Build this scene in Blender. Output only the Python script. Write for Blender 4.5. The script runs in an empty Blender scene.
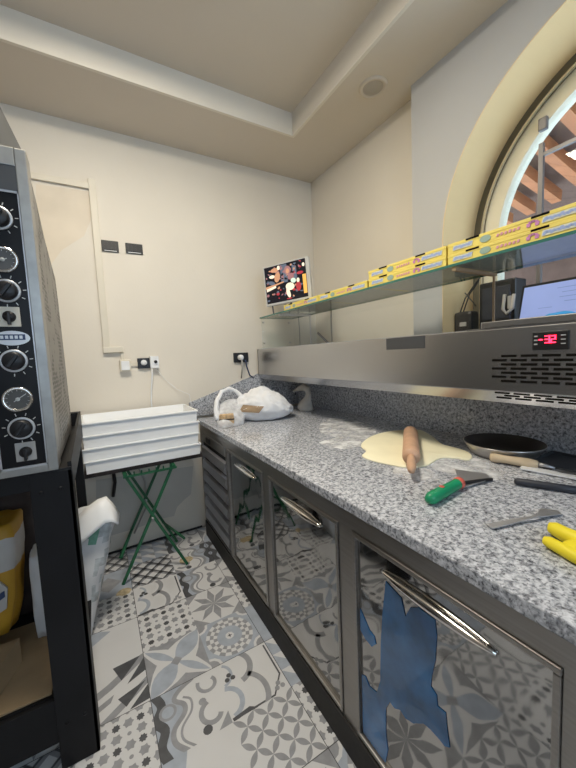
import bpy, bmesh, math, random
from mathutils import Vector, Matrix, noise
from mathutils.geometry import tessellate_polygon
from mathutils.bvhtree import BVHTree
random.seed(7)
SC = bpy.context.scene
COL = SC.collection
PI = math.pi
rad = math.radians

# ------------------------------------------------------------------ camera
CX = Vector((0.866, -0.499, -0.044))
FPX = 333.0
dY = Vector((96-288, 363-384, FPX)).normalized()
dX = Vector((871-288, 329-384, FPX)); dX = (dX - dX.dot(dY)*dY).normalized()
dZ = dX.cross(dY)
if dZ.y > 0: dZ = -dZ
CAM = Vector((0, 0, 1.45))
def ray(px, py):
    v = Vector((px-288, py-384, FPX))
    return Vector((dX.dot(v), dY.dot(v), dZ.dot(v)))
def at(px, py, ax, val):
    r = ray(px, py); t = (val-CAM[ax])/r[ax]
    return CAM + r*t
cam_d = bpy.data.cameras.new('camera'); cam = bpy.data.objects.new('camera', cam_d); COL.objects.link(cam)
cam_d.sensor_fit = 'VERTICAL'; cam_d.sensor_height = 24; cam_d.lens = FPX/768*24
cam_d.clip_start = 0.02
m = Matrix(((dX.x, -dX.y, -dX.z), (dY.x, -dY.y, -dY.z), (dZ.x, -dZ.y, -dZ.z))).to_4x4()
m.translation = CAM
cam.matrix_world = m
SC.camera = cam

# ------------------------------------------------------------------ materials
def srgb(h):
    h = h.lstrip('#'); o = []
    for i in (0, 2, 4):
        c = int(h[i:i+2], 16)/255
        o.append(c/12.92 if c <= .04045 else ((c+.055)/1.055)**2.4)
    return (o[0], o[1], o[2], 1)
class NT:
    def __init__(s, name):
        s.m = bpy.data.materials.new(name); s.m.use_nodes = True
        s.t = s.m.node_tree; s.b = s.t.nodes['Principled BSDF']
        s.co = None
    def n(s, k, **kw):
        x = s.t.nodes.new(k)
        for a, v in kw.items(): setattr(x, a, v)
        return x
    def l(s, a, b): s.t.links.new(a, b)
    def coord(s, scale=(1, 1, 1)):
        tc = s.n('ShaderNodeTexCoord'); mp = s.n('ShaderNodeMapping')
        mp.inputs['Scale'].default_value = scale
        s.l(tc.outputs['Object'], mp.inputs['Vector']); return mp.outputs[0]
    def noise(s, scale, detail=3, vec=None, rough=.5, dist=0):
        x = s.n('ShaderNodeTexNoise'); x.inputs['Scale'].default_value = scale
        x.inputs['Detail'].default_value = detail; x.inputs['Roughness'].default_value = rough
        x.inputs['Distortion'].default_value = dist
        s.l(vec or s.coord(), x.inputs['Vector']); return x.outputs['Fac']
    def ramp(s, fac, stops, interp='LINEAR'):
        r = s.n('ShaderNodeValToRGB'); e = r.color_ramp.elements; r.color_ramp.interpolation = interp
        while len(e) < len(stops): e.new(.5)
        for i, (p, c) in enumerate(stops):
            e[i].position = p; e[i].color = c if len(c) == 4 else (*c, 1)
        s.l(fac, r.inputs[0]); return r.outputs[0]
    def bump(s, fac, strength, dist=.01):
        b = s.n('ShaderNodeBump'); b.inputs['Strength'].default_value = strength
        b.inputs['Distance'].default_value = dist
        s.l(fac, b.inputs['Height']); s.l(b.outputs[0], s.b.inputs['Normal'])
def M(name, col, rough=.5, metal=0, var=.06, vs=6, bump=0, bs=40, emit=0, trans=0, ior=1.45, spec=None, coat=0):
    t = NT(name)
    if isinstance(col, str): col = srgb(col)
    c = Vector(col[:3])
    f = t.noise(vs, 4)
    lo = tuple(max(0, x*(1-var)) for x in c); hi = tuple(min(1, x*(1+var)) for x in c)
    o = t.ramp(f, [(.3, lo), (.7, hi)])
    t.l(o, t.b.inputs['Base Color'])
    t.b.inputs['Roughness'].default_value = rough; t.b.inputs['Metallic'].default_value = metal
    t.b.inputs['Transmission Weight'].default_value = trans; t.b.inputs['IOR'].default_value = ior
    t.b.inputs['Coat Weight'].default_value = coat
    if spec is not None: t.b.inputs['Specular IOR Level'].default_value = spec
    if bump: t.bump(t.noise(bs, 5), bump)
    if emit:
        t.l(o, t.b.inputs['Emission Color']); t.b.inputs['Emission Strength'].default_value = emit
    return t.m
def brushed(name, col, rough, axis_scale, var=.1):
    t = NT(name)
    if isinstance(col, str): col = srgb(col)
    c = col[:3]
    f = t.noise(1.0, 4, t.coord(axis_scale))
    t.l(t.ramp(f, [(.3, tuple(x*(1-var) for x in c)), (.7, tuple(min(1, x*(1+var)) for x in c))]), t.b.inputs['Base Color'])
    t.b.inputs['Metallic'].default_value = 1
    r = t.ramp(f, [(.3, (rough*.8,)*3), (.7, (rough*1.25,)*3)]); t.l(r, t.b.inputs['Roughness'])
    t.bump(t.noise(1.0, 2, t.coord(axis_scale)), .012, .002)
    return t.m
def granite(name):
    t = NT(name)
    co = t.coord()
    a = t.noise(78, 5, co, .6, .5)
    o1 = t.ramp(a, [(.26, (.06, .063, .075)), (.38, (.20, .21, .24)), (.47, (.39, .41, .455)), (.56, (.57, .59, .645)), (.70, (.72, .74, .79))])
    b = t.noise(150, 2, co)
    o2 = t.ramp(b, [(.34, (.22, .22, .23)), (.43, (1, 1, 1))])
    mx = t.n('ShaderNodeMix', data_type='RGBA', blend_type='MULTIPLY'); mx.inputs[0].default_value = .75
    t.l(o1, mx.inputs[6]); t.l(o2, mx.inputs[7])
    t.l(mx.outputs[2], t.b.inputs['Base Color'])
    t.b.inputs['Roughness'].default_value = .15
    return t.m
def wavy_mirror(name, col, rough):
    t = NT(name); t.b.inputs['Base Color'].default_value = (*col, 1)
    t.b.inputs['Metallic'].default_value = 1
    f = t.noise(3.5, 2)
    r = t.ramp(t.noise(9, 3), [(.35, (rough,)*3), (.75, (rough*2.2,)*3)]); t.l(r, t.b.inputs['Roughness'])
    c = t.ramp(t.noise(5, 5), [(.3, tuple(x*.85 for x in col)), (.7, tuple(min(1, x*1.1) for x in col))]); t.l(c, t.b.inputs['Base Color'])
    t.bump(f, .22, .02)
    return t.m
def glass(name, col, rough=.0):
    # thin-sheet glass: mostly clear, Fresnel reflection on top
    t = NT(name); t.t.nodes.remove(t.b)
    tr = t.n('ShaderNodeBsdfTransparent'); tr.inputs[0].default_value = (*col, 1)
    gl = t.n('ShaderNodeBsdfGlossy'); gl.inputs['Roughness'].default_value = rough
    fr = t.n('ShaderNodeFresnel'); ge = t.n('ShaderNodeNewGeometry'); mr = t.n('ShaderNodeMapRange')
    mr.inputs['To Min'].default_value = 1.45; mr.inputs['To Max'].default_value = 1/1.45
    t.l(ge.outputs['Backfacing'], mr.inputs['Value']); t.l(mr.outputs[0], fr.inputs[0])
    f2 = t.ramp(fr.outputs[0], [(0, (.0,)*3), (1, (.9,)*3)])
    mx = t.n('ShaderNodeMixShader'); t.l(f2, mx.inputs[0]); t.l(tr.outputs[0], mx.inputs[1]); t.l(gl.outputs[0], mx.inputs[2])
    t.l(mx.outputs[0], t.t.nodes['Material Output'].inputs['Surface'])
    return t.m
def flour_mat(name):
    t = NT(name); t.b.inputs['Base Color'].default_value = (.82, .83, .85, 1); t.b.inputs['Roughness'].default_value = .95
    f = t.noise(11, 6, None, .65)
    t.l(t.ramp(f, [(.36, (0, 0, 0)), (.60, (.8, .8, .8))]), t.b.inputs['Alpha'])
    return t.m

def bagthin_mat(name):
    t = NT(name); t.b.inputs['Base Color'].default_value = (.85, .86, .89, 1); t.b.inputs['Roughness'].default_value = .3
    t.l(t.ramp(t.noise(18, 3), [(.35, (.35,)*3), (.65, (.62,)*3)]), t.b.inputs['Alpha']); return t.m
MT = dict(
    wall=M('wall_paint', (.73, .68, .60), .85, var=.03, vs=2, bump=.05, bs=60),
    wallshade=M('wall_paint_shaded', (.52, .52, .525), .85, var=.02, vs=2, bump=.05, bs=60),  # same paint as the other walls, with cooler, dimmer light put into the colour
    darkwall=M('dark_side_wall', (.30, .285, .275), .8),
    rodm=M('grey_metal_rod', (.20, .19, .19), .4, .5),
    ventg=M('vent_grille_grey', (.44, .40, .35), .7),
    patch=M('plaster_patch', (.72, .64, .53), .9, var=.06, vs=5),
    lowpaint=M('beige_low_paint', (.56, .535, .49), .85, var=.05, vs=5),
    reveal=M('cream_reveal_paint', (.86, .64, .35), .8, var=.03, vs=3),
    ceil=M('ceiling_paint', (.62, .555, .475), .9, var=.02, vs=2),
    trimw=M('cream_plastic', (.68, .63, .53), .5, var=.03),
    white=M('white_plastic', (.80, .81, .83), .4, var=.03),
    tray=M('white_tray_plastic', (.87, .88, .89), .45, var=.02),
    silver=M('silver_casing', (.52, .52, .52), .4),
    black=M('black_plastic', (.012, .012, .014), .4, var=.2),
    blackmet=M('black_painted_steel', (.0075, .0075, .009), .5, var=.2, bump=.04, bs=90, spec=.3),
    frame=brushed('dark_steel_frame', (.33, .315, .30), .36, (3, 3, 160)),
    plinth=M('plinth_black', (.014, .013, .013), .65, var=.3, vs=30),
    grille=brushed('grey_grille_steel', (.46, .46, .50), .42, (3, 120, 3)),
    steel=M('brushed_steel', (.52, .52, .53), .27, 1, var=.03, vs=3),
    steeld=M('satin_steel', (.40, .40, .40), .3, 1, var=.03),
    chrome=M('chrome', (.72, .70, .67), .12, 1, var=.03),
    steelplain=M('plain_steel', (.52, .52, .54), .4, .75, var=.08),
    mirror=wavy_mirror('polished_door_steel', (.36, .36, .36), .03),
    film=M('blue_protective_film', (.022, .13, .33), .2, 0, var=.45, vs=7, bump=.3, bs=14, coat=.5),
    granite=granite('grey_granite'),
    glassg=glass('shelf_glass', (.93, .965, .955)),
    glassc=glass('clear_glass', (.95, .97, .97)),
    edgeg=M('green_glass_edge', (.05, .17, .14), .2, var=.1),
    yellow=M('yellow_box_card', (.87, .71, .17), .6, var=.06, vs=8),
    slot=M('dark_slot', (.008, .007, .006), .9, spec=.1),
    bblue=M('blue_print', (.36, .46, .74), .6),
    bhalo=M('pale_print', (.74, .74, .60), .6),
    boxbot=M('grey_card', (.50, .50, .48), .8),
    bteal=M('teal_print', (.30, .42, .36), .6),
    bpink=M('pink_print', (.72, .34, .42), .6),
    bviol=M('violet_print', (.62, .25, .52), .6),
    dough=M('pizza_dough', (.90, .85, .62), .75, var=.04, vs=9, bump=.08, bs=25),
    flour=flour_mat('flour'),
    pinw=M('rolling_pin_wood', (.60, .37, .24), .5, var=.15, vs=12),
    palew=M('pale_wood', (.60, .48, .33), .6, var=.12, vs=18),
    darkw=M('dark_wood', (.045, .032, .028), .7, var=.3, vs=14),
    cardb=M('cardboard', (.30, .215, .125), .85, var=.12, vs=10),
    green=M('green_handle', (.012, .27, .12), .4, var=.08),
    greenm=M('green_painted_steel', (.012, .105, .045), .45, var=.25, vs=20),
    red=M('coral_red_plastic', (.66, .13, .09), .45),
    redp=M('red_print', (.45, .03, .03), .5),
    yglove=M('yellow_rubber', (.88, .74, .03), .55, var=.06, bump=.06, bs=30),
    bag=M('white_plastic_film', (.84, .85, .88), .35, var=.03, trans=.08, ior=1.12, bump=.4, bs=9),
    bagthin=bagthin_mat('thin_bag_film'),
    sack=M('white_sack', (.66, .67, .69), .5, var=.06, vs=9, bump=.4, bs=10),
    sackp=M('sack_green_print', (.16, .36, .27), .6, var=.25, vs=30),
    sackd=M('sack_grey_print', (.45, .48, .50), .6, var=.3, vs=30),
    biscuit=M('biscuit_pack', (.52, .36, .20), .6, var=.4, vs=50),
    brown=M('brown_pack', (.40, .28, .17), .6, var=.12, vs=20),
    rag=M('grey_paper', (.60, .57, .53), .85, var=.1, vs=25, bump=.3, bs=30),
    pan=M('black_nonstick', (.045, .038, .033), .35),
    panout=M('pan_silver', (.52, .50, .48), .3, .8),
    graytray=M('dark_grey_tray', (.085, .088, .095), .35, .3),
    navy=M('dark_grip', (.028, .032, .045), .5),
    ovbody=M('oven_steel', (.36, .355, .34), .42, .8, var=.15, vs=14),
    perf=None,
    panel=M('oven_panel_black', (.008, .008, .010), .35, spec=.25),
    dialw=M('dial_white_marks', (.62, .62, .60), .5),
    gface=M('gauge_face', (.10, .095, .09), .3),
    badge=M('badge_silver', (.60, .61, .63), .3, .3),
    hood=M('hood_grey', (.20, .185, .16), .6, .2, var=.05),
    seal=M('dark_olive_seal', (.14, .125, .09), .5),
    wframe=M('cream_window_frame', (.80, .74, .58), .4),
    raft=M('terracotta_wood', (.42, .155, .06), .6, var=.15, vs=8),
    roofb=M('dark_roof_boards', (.15, .085, .06), .8, var=.2),
    ybag=M('yellow_flour_bag', (.42, .23, .02), .55, var=.1, bump=.2, bs=12),
    greyp=M('grey_label', (.42, .40, .38), .6, var=.1),
    bluep=M('navy_label', (.03, .05, .12), .6),
    bluec=M('blue_cloth', (.04, .33, .74), .6),
    grout=M('grout', (.07, .07, .075), .8),
    tw=M('tile_white', (.64, .64, .65), .28, var=.03, vs=4),
    tg=M('tile_grey', (.30, .305, .325), .28, var=.12, vs=25),
    tl=M('tile_light_blue_grey', (.38, .42, .49), .28, var=.1, vs=20),
    td=M('tile_dark', (.085, .087, .095), .28, var=.2, vs=25),
    scr=M('monitor_glow', (.22, .28, .52), .3, var=.03, emit=.7),
    scrt=M('monitor_text', (.14, .18, .36), .3, emit=.8),
    t1=M('tv_black', (.01, .01, .015), .2, emit=.5), t2=M('tv_skin', (.42, .22, .13), .3, emit=.8),
    t3=M('tv_mauve', (.25, .12, .13), .3, emit=.8), t4=M('tv_white', (.70, .62, .50), .3, emit=.75),
    t5=M('tv_mint', (.50, .62, .55), .3, emit=.7), t6=M('tv_red', (.30, .03, .04), .3, emit=.8),
    t7=M('tv_amber', (.62, .33, .08), .3, emit=.9), t8=M('tv_blue', (.08, .10, .14), .3, emit=.8),
    led=M('red_led', (1, .02, .06), .4, emit=6), ledpink=M('dim_led', (.18, .01, .02), .4, emit=.6),
    lamp=M('lamp_diffuser', (1, .93, .80), .5, emit=9),
    rust=M('rusty_floor_stain', (.50, .41, .26), .8, var=.25, vs=40),
)
def perf_mat():
    t = NT('perforated_steel')
    v = t.n('ShaderNodeTexVoronoi'); v.inputs['Scale'].default_value = 1; v.inputs['Randomness'].default_value = .25
    t.l(t.coord((90, 34, 60)), v.inputs['Vector'])
    d = t.ramp(v.outputs['Distance'], [(.34, (.015, .015, .015)), (.44, (.22, .215, .205))])
    big = t.ramp(t.noise(9, 2), [(.45, (0, 0, 0)), (.52, (1, 1, 1))])
    mx = t.n('ShaderNodeMix', data_type='RGBA'); t.l(big, mx.inputs[0]); t.l(d, mx.inputs[6]); mx.inputs[7].default_value = (.26, .255, .245, 1)
    t.l(mx.outputs[2], t.b.inputs['Base Color']); t.b.inputs['Metallic'].default_value = .6; t.b.inputs['Roughness'].default_value = .45
    return t.m
MT['perf'] = perf_mat()

# ------------------------------------------------------------------ mesh builder
class MB:
    def __init__(s): s.bm = bmesh.new(); s.mats = []; s.cur = 0
    def mat(s, k):
        if k not in s.mats: s.mats.append(k)
        s.cur = s.mats.index(k); return s
    def face(s, pts, smooth=False):
        vs = [s.bm.verts.new(p) for p in pts]
        try: f = s.bm.faces.new(vs)
        except ValueError: return None
        f.material_index = s.cur; f.smooth = smooth; return f
    def box(s, a, b, bev=0, mtx=None):
        x0, y0, z0 = a; x1, y1, z1 = b
        t = bmesh.new()
        bmesh.ops.create_cube(t, size=1)
        for v in t.verts: v.co = Vector(((x0+x1)/2+v.co.x*(x1-x0), (y0+y1)/2+v.co.y*(y1-y0), (z0+z1)/2+v.co.z*(z1-z0)))
        if bev: bmesh.ops.bevel(t, geom=t.edges[:], offset=bev, segments=2, profile=.6, affect='EDGES')
        s.merge(t, mtx); return s
    def merge(s, t, mtx=None, smooth=None):
        mp = {}
        for v in t.verts: mp[v] = s.bm.verts.new(mtx @ v.co if mtx else v.co)
        for f in t.faces:
            try: g = s.bm.faces.new([mp[v] for v in f.verts])
            except ValueError: continue
            g.material_index = s.cur; g.smooth = f.smooth if smooth is None else smooth
        t.free()
    def prism(s, pts, vec, cap=True):          # polygon extruded along vec
        pts = [Vector(p) for p in pts]; vec = Vector(vec)
        a = [s.bm.verts.new(p) for p in pts]; b = [s.bm.verts.new(p+vec) for p in pts]
        n = len(pts); fs = []
        if cap: fs += [s.bm.faces.new(a[::-1]), s.bm.faces.new(b)]
        for i in range(n): fs.append(s.bm.faces.new((a[i], a[(i+1) % n], b[(i+1) % n], b[i])))
        for f in fs: f.material_index = s.cur
        return s
    def tube(s, pts, r, n=10, cap=True):
        pts = [Vector(p) for p in pts]; rs = r if isinstance(r, (list, tuple)) else [r]*len(pts)
        rings = []; up = None
        for i, p in enumerate(pts):
            d = (pts[min(i+1, len(pts)-1)]-pts[max(i-1, 0)]).normalized()
            if up is None:
                up = d.orthogonal().normalized()
            up = (up - d*up.dot(d)).normalized(); w = d.cross(up)
            rings.append([s.bm.verts.new(p+(up*math.cos(2*PI*k/n)+w*math.sin(2*PI*k/n))*rs[i]) for k in range(n)])
        for i in range(len(pts)-1):
            for k in range(n):
                f = s.bm.faces.new((rings[i][k], rings[i][(k+1) % n], rings[i+1][(k+1) % n], rings[i+1][k]))
                f.smooth = True; f.material_index = s.cur
        if cap:
            for rr in (rings[0][::-1], rings[-1]):
                f = s.bm.faces.new(rr); f.material_index = s.cur
        return s
    def lathe(s, prof, o, ax=(0, 0, 1), n=28):   # prof: list of (r, h)
        ax = Vector(ax).normalized(); u = ax.orthogonal().normalized(); w = ax.cross(u); o = Vector(o)
        rings = []
        for r, h in prof:
            if r < 1e-6: rings.append([s.bm.verts.new(o+ax*h)])
            else: rings.append([s.bm.verts.new(o+ax*h+(u*math.cos(2*PI*k/n)+w*math.sin(2*PI*k/n))*r) for k in range(n)])
        for A, B in zip(rings, rings[1:]):
            for k in range(n):
                q = []
                for v in ((A[k % len(A)]), (A[(k+1) % len(A)]), (B[(k+1) % len(B)]), (B[k % len(B)])):
                    if v not in q: q.append(v)
                if len(q) > 2:
                    try:
                        f = s.bm.faces.new(q); f.material_index = s.cur; f.smooth = True
                    except ValueError: pass
        return s
    def bar(s, a, b, w, h=None, up=(0, 0, 1)):    # rectangular bar from a to b
        a = Vector(a); b = Vector(b); d = (b-a).normalized(); h = h or w
        up = Vector(up)
        if abs(d.dot(up)) > .98: up = Vector((0, 1, 0))
        sx = d.cross(up).normalized(); sz = sx.cross(d)
        c = [sx*w/2+sz*h/2, sx*w/2-sz*h/2, -sx*w/2-sz*h/2, -sx*w/2+sz*h/2]
        return s.prism([a+k for k in c], b-a)
    def build(s, name, mat, parent=None, origin=None, recalc=True, sharp=35):
        if recalc: bmesh.ops.recalc_face_normals(s.bm, faces=s.bm.faces[:])
        me = bpy.data.meshes.new(name)
        if origin is None: origin = Vector((0, 0, 0)) if parent is None else None
        o = bpy.data.objects.new(name, me); COL.objects.link(o)
        if parent is None and s.bm.verts:
            vs = [v.co for v in s.bm.verts]
            lo = Vector((min(v.x for v in vs), min(v.y for v in vs), min(v.z for v in vs)))
            hi = Vector((max(v.x for v in vs), max(v.y for v in vs), max(v.z for v in vs)))
            b = Vector(((lo.x+hi.x)/2, (lo.y+hi.y)/2, lo.z))
            for v in s.bm.verts: v.co -= b
            o.location = b
        elif parent is not None:
            w = wloc(parent)
            for v in s.bm.verts: v.co -= w
            o.parent = parent
        s.bm.to_mesh(me); s.bm.free()
        for k in (s.mats or [mat]): me.materials.append(MT[k])
        return o
def wloc(o):
    v = Vector(o.location)
    while o.parent: o = o.parent; v += o.location
    return v
def tag(o, label=None, cat=None, group=None, kind=None):
    if label: o['label'] = label
    if cat: o['category'] = cat
    if group: o['group'] = group
    if kind: o['kind'] = kind
    return o
def thing(name, loc, label, cat, group=None):
    o = bpy.data.objects.new(name, None); COL.objects.link(o); o.location = loc; o.empty_display_size = .05
    return tag(o, label, cat, group)
def struct(mb, name, mat, parent=None):
    o = mb.build(name, mat, parent)
    if parent is None: o['kind'] = 'structure'
    return o
def bx(a, b, bev=0): return MB().box(a, b, bev)
def copy_tree(o, parent=None):
    c = o.copy(); COL.objects.link(c)
    if parent is not None: c.parent = parent
    for ch in [k for k in bpy.data.objects if k.parent == o]: copy_tree(ch, c)
    return c
def subsurf(o, lv=1):
    md = o.modifiers.new('subd', 'SUBSURF'); md.levels = lv; md.render_levels = lv
    for p in o.data.polygons: p.use_smooth = True
    return o

# ================================================================== SETTING
BACK = 2.80; RX = 1.954; SX = 1.86; SY = 1.53; CZ = 3.10; CT = 3.262; LX = -1.5; FY = -2.4
GX = .27

# ---- floor: patchwork cement tiles, one mesh
def lens(a, b, w, n=7):
    a = Vector(a); b = Vector(b); d = b-a; p = Vector((-d.y, d.x)).normalized()
    t = [i/n for i in range(n+1)]
    up = [a+d*k+p*w*.5*math.sin(PI*k) for k in t]; dn = [a+d*k-p*w*.5*math.sin(PI*k) for k in t]
    return [tuple(v) for v in up+dn[::-1][1:-1]]
def ngon(c, r, n, ph=0, r2=None):
    return [(c[0]+(r if (i % 2 == 0 or r2 is None) else r2)*math.cos(ph+2*PI*i/n), c[1]+(r if (i % 2 == 0 or r2 is None) else r2)*math.sin(ph+2*PI*i/n)) for i in range(n)]
def strip(pts, w):                       # returns quads along a polyline
    out = []; P = [Vector(p) for p in pts]; n = len(P); L = []; R_ = []
    for i, p in enumerate(P):
        d = (P[min(i+1, n-1)]-P[max(i-1, 0)]).normalized(); q = Vector((-d.y, d.x))
        ww = w(i/(n-1)) if callable(w) else w
        L.append(p+q*ww/2); R_.append(p-q*ww/2)
    for i in range(n-1): out.append([tuple(L[i]), tuple(L[i+1]), tuple(R_[i+1]), tuple(R_[i])])
    return out
def arc(c, r, a0, a1, n=12, r1=None):
    r1 = r if r1 is None else r1
    return [(c[0]+(r+(r1-r)*k/n)*math.cos(rad(a0+(a1-a0)*k/n)), c[1]+(r+(r1-r)*k/n)*math.sin(rad(a0+(a1-a0)*k/n))) for k in range(n+1)]
def sp(pts, n=5):
    P = [Vector(p) for p in pts]; P = [P[0]*2-P[1]]+P+[P[-1]*2-P[-2]]; out = []
    for i in range(1, len(P)-2):
        for k in range(n):
            u = k/n; p0, p1, p2, p3 = P[i-1:i+3]
            v = .5*((2*p1)+(-p0+p2)*u+(2*p0-5*p1+4*p2-p3)*u*u+(-p0+3*p1-3*p2+p3)*u**3); out.append((v.x, v.y))
    return out+[tuple(P[-2])]
SQ = [(0, 0), (1, 0), (1, 1), (0, 1)]
def pA():
    o = [(SQ, 'tw', 0)]
    for i in range(4):
        for j in range(4):
            c = (i/3.0, j/3.0)
            o.append((ngon((c[0]+1/6, c[1]+1/6), .062, 16, PI/8, .045), 'td', 1))
            o.append((ngon((c[0], c[1]+1/6), .078, 12, 0, .056), 'tg', 1)); o.append((ngon((c[0]+1/6, c[1]), .078, 12, 0, .056), 'tg', 1))
            o.append((ngon(c, .03, 8), 'tg', 1))
    return o
def pB():
    o = [(SQ, 'tw', 0)]
    for k in range(8):
        a = rad(45*k); r = .5
        o.append(([(.5, .5), (.5+.25*math.cos(a-.33), .5+.25*math.sin(a-.33)), (.5+r*math.cos(a), .5+r*math.sin(a)), (.5+.25*math.cos(a+.33), .5+.25*math.sin(a+.33))], 'tg', 1))
    for c in ((0, 0), (1, 0), (1, 1), (0, 1)):
        o.append((ngon(c, .27, 4), 'tg', 1))
    return o
def pC():
    o = [(SQ, 'tg', 0)]
    o += [(lens((-.05, -.05), (1.05, 1.05), .62), 'tw', 1), (lens((-.05, 1.05), (1.05, -.05), .40), 'tw', 2), (lens((0, 0), (.52, .52), .36), 'tl', 3), (lens((.48, .48), (1, 1), .36), 'tl', 3), (lens((.5, .5), (.98, .02), .14), 'tl', 3), (lens((.5, .5), (.02, .98), .14), 'tl', 3), (ngon((.5, .5), .1, 4), 'tg', 4)]
    return o
def pD():
    o = [(SQ, 'tl', 0)]
    for ri, (r0, r1) in enumerate(((.24, .31), (.31, .38), (.38, .45))):
        for k in range(24):
            a0 = 2*PI*k/24; a1 = 2*PI*(k+1)/24
            o.append(([(.5+r*math.cos(a), .5+r*math.sin(a)) for r, a in ((r0, a0), (r1, a0), (r1, a1), (r0, a1))], 'tw' if (k+ri) % 2 == 0 else 'tg', 1))
    o += [(ngon((.5, .5), .235, 8, PI/8), 'tl', 1), (ngon((.5, .5), .085, 8), 'tw', 2), (ngon((.5, .5), .055, 8, 0, .018), 'td', 3)]
    for c in SQ: o.append((ngon(c, .2, 12), 'tw', 1)); o.append((ngon(c, .15, 12), 'tg', 2))
    return o
def pE(fl=False):
    o = [(SQ, 'tw', 0)]
    def S(p, w, c, l):
        for q in strip(p, w): o.append((q, c, l))
    og = sp([(.34, 0), (.20, .18), (.22, .36), (.40, .52), (.42, .66), (.30, .80), (.40, .92), (.62, 1)])
    for k in range(len(og)-1): o.append(([(0, og[k][1]), og[k], og[k+1], (0, og[k+1][1])], 'tl', 1))
    S(sp([(.36, -.02), (.22, .17), (.24, .36), (.42, .52), (.44, .66), (.32, .80), (.42, .92), (.66, 1.02)]), .075, 'tg', 2)
    S(sp([(.47, -.02), (.33, .16), (.35, .33), (.52, .50), (.55, .68), (.45, .78)]), .035, 'tg', 2)
    S(sp([(.06, 1.02), (.13, .80), (.03, .60), (.12, .42), (.04, .2), (.10, -.02)]), .13, 'td', 2)
    o.append((ngon((.20, .66), .13, 16), 'tg', 3)); o.append((ngon((.20, .66), .09, 16), 'tl', 4))
    S(arc((.80, .30), .20, 100, 330, 14, .12), .075, 'tg', 2); S(arc((.86, .80), .17, 150, 400, 14, .10), .06, 'tg', 2)
    o.append((ngon((.66, .10), .07, 10), 'td', 3)); o.append((ngon((.70, .54), .06, 10), 'tg', 3)); o.append(([(.8, 0), (1, 0), (1, .2)], 'tg', 2))
    if fl: o = [([(1-x, y) for x, y in q][::-1], c, l) for q, c, l in o]
    return o
def pF():
    o = [(SQ, 'tw', 0)]
    def S(p, w, c, l):
        for q in strip(p, w): o.append((q, c, l))
    hx = [(.05, .02), (.72, .02), (.95, .3), (.95, .95)]
    S(hx, .03, 'td', 1)
    S(arc((.30, .78), .34, 75, -75, 14, .26), .10, 'tg', 2); S(arc((.25, .25), .42, 55, -50, 14), .09, 'tg', 2); S(arc((.05, .78), .2, 60, -80, 10), .05, 'tl', 1)
    S(arc((.02, .3), .24, 80, -80, 10), .08, 'tl', 1)
    for dx, dy in ((0, .05), (.05, -.02), (-.05, -.02)): o.append((ngon((.2+dx, .68+dy), .042, 8), 'td', 3))
    for dx, dy in ((0, .05), (.05, -.02), (-.05, -.02)): o.append((ngon((.85+dx, .12+dy), .042, 8), 'tg', 3))
    S([(.02, .02), (.3, .05), (.4, -.02)], .06, 'td', 2)
    return o
def pG():
    o = [(SQ, 'tw', 0)]
    for i in range(-1, 5):
        for j in range(-1, 5):
            for c in ((i/3, j/3), (i/3+1/6, j/3+1/6)):
                for dx in (1/6, -1/6): o.append((lens(c, (c[0]+dx, c[1]+1/6), .085), 'tg', 1))
    return o
def pH():
    o = [(SQ, 'tw', 0)]
    for k in range(-4, 5):
        for sg in (1, -1):
            c = k*.36 + (.5 if sg == 1 else .5)
            a = (-.1, c-.6*sg-0); b = (1.1, c+.6*sg)
            for q in strip([a, b], .10): o.append((q, 'tg', 1))
            for q in strip([(a[0], a[1]+.035), (b[0], b[1]+.035)], .03): o.append((q, 'td', 2))
    return o
def pI(v=0):
    o = [(SQ, 'tw', 0)]
    if v == 0:
        for q in strip([(-.1, .35), (.45, .6), (1.1, 1.0)], .14): o.append((q, 'tg', 1))
        o += [([(.5, .95), (.95, .98), (.62, .62)], 'td', 2), ([(.7, .5), (1, .62), (1, .9)], 'td', 2), ([(0, .1), (.45, .3), (.5, .42), (0, .22)], 'tg', 1), ([(.55, .3), (.98, .42), (.66, .1)], 'td', 2), ([(.7, .02), (1, .05), (1, .32)], 'td', 2)]
        for q in strip([(.2, -.1), (.6, .15), (1.1, .48)], .12): o.append((q, 'tg', 1))
    else:
        o += [([(0, .55), (.5, .9), (.3, 1), (0, 1)], 'tl', 1)]
    return o
def pJ():
    o = [(SQ, 'tw', 0)]
    for i in range(3):
        for j in range(3):
            x, y = i/3, j/3
            o += [([(x, y), (x+1/3, y), (x, y+1/3)], 'tl', 1), ([(x+1/3, y+1/3), (x+1/6, y+1/3), (x+1/3, y+1/6)], 'tg', 1)]
    return o
def pK(): return [(SQ, 'tl', 0), (ngon((.5, .5), .3, 4), 'tg', 1)]
def pW(): return [(SQ, 'tw', 0), (ngon((.0, 1.0), .34, 10), 'tl', 1)]
def clip(poly):
    for ax, s, lim in ((0, 1, 0.0), (0, -1, -1.0), (1, 1, 0.0), (1, -1, -1.0)):
        out = []
        for i, p in enumerate(poly):
            q = poly[(i+1) % len(poly)]
            a = p[ax]*s-lim; b = q[ax]*s-lim
            if a >= 0: out.append(p)
            if (a >= 0) != (b >= 0):
                t = a/(a-b); out.append((p[0]+(q[0]-p[0])*t, p[1]+(q[1]-p[1])*t))
        poly = out
        if len(poly) < 3: return None
    return poly
PX0 = .085; PY0 = 1.455
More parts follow.
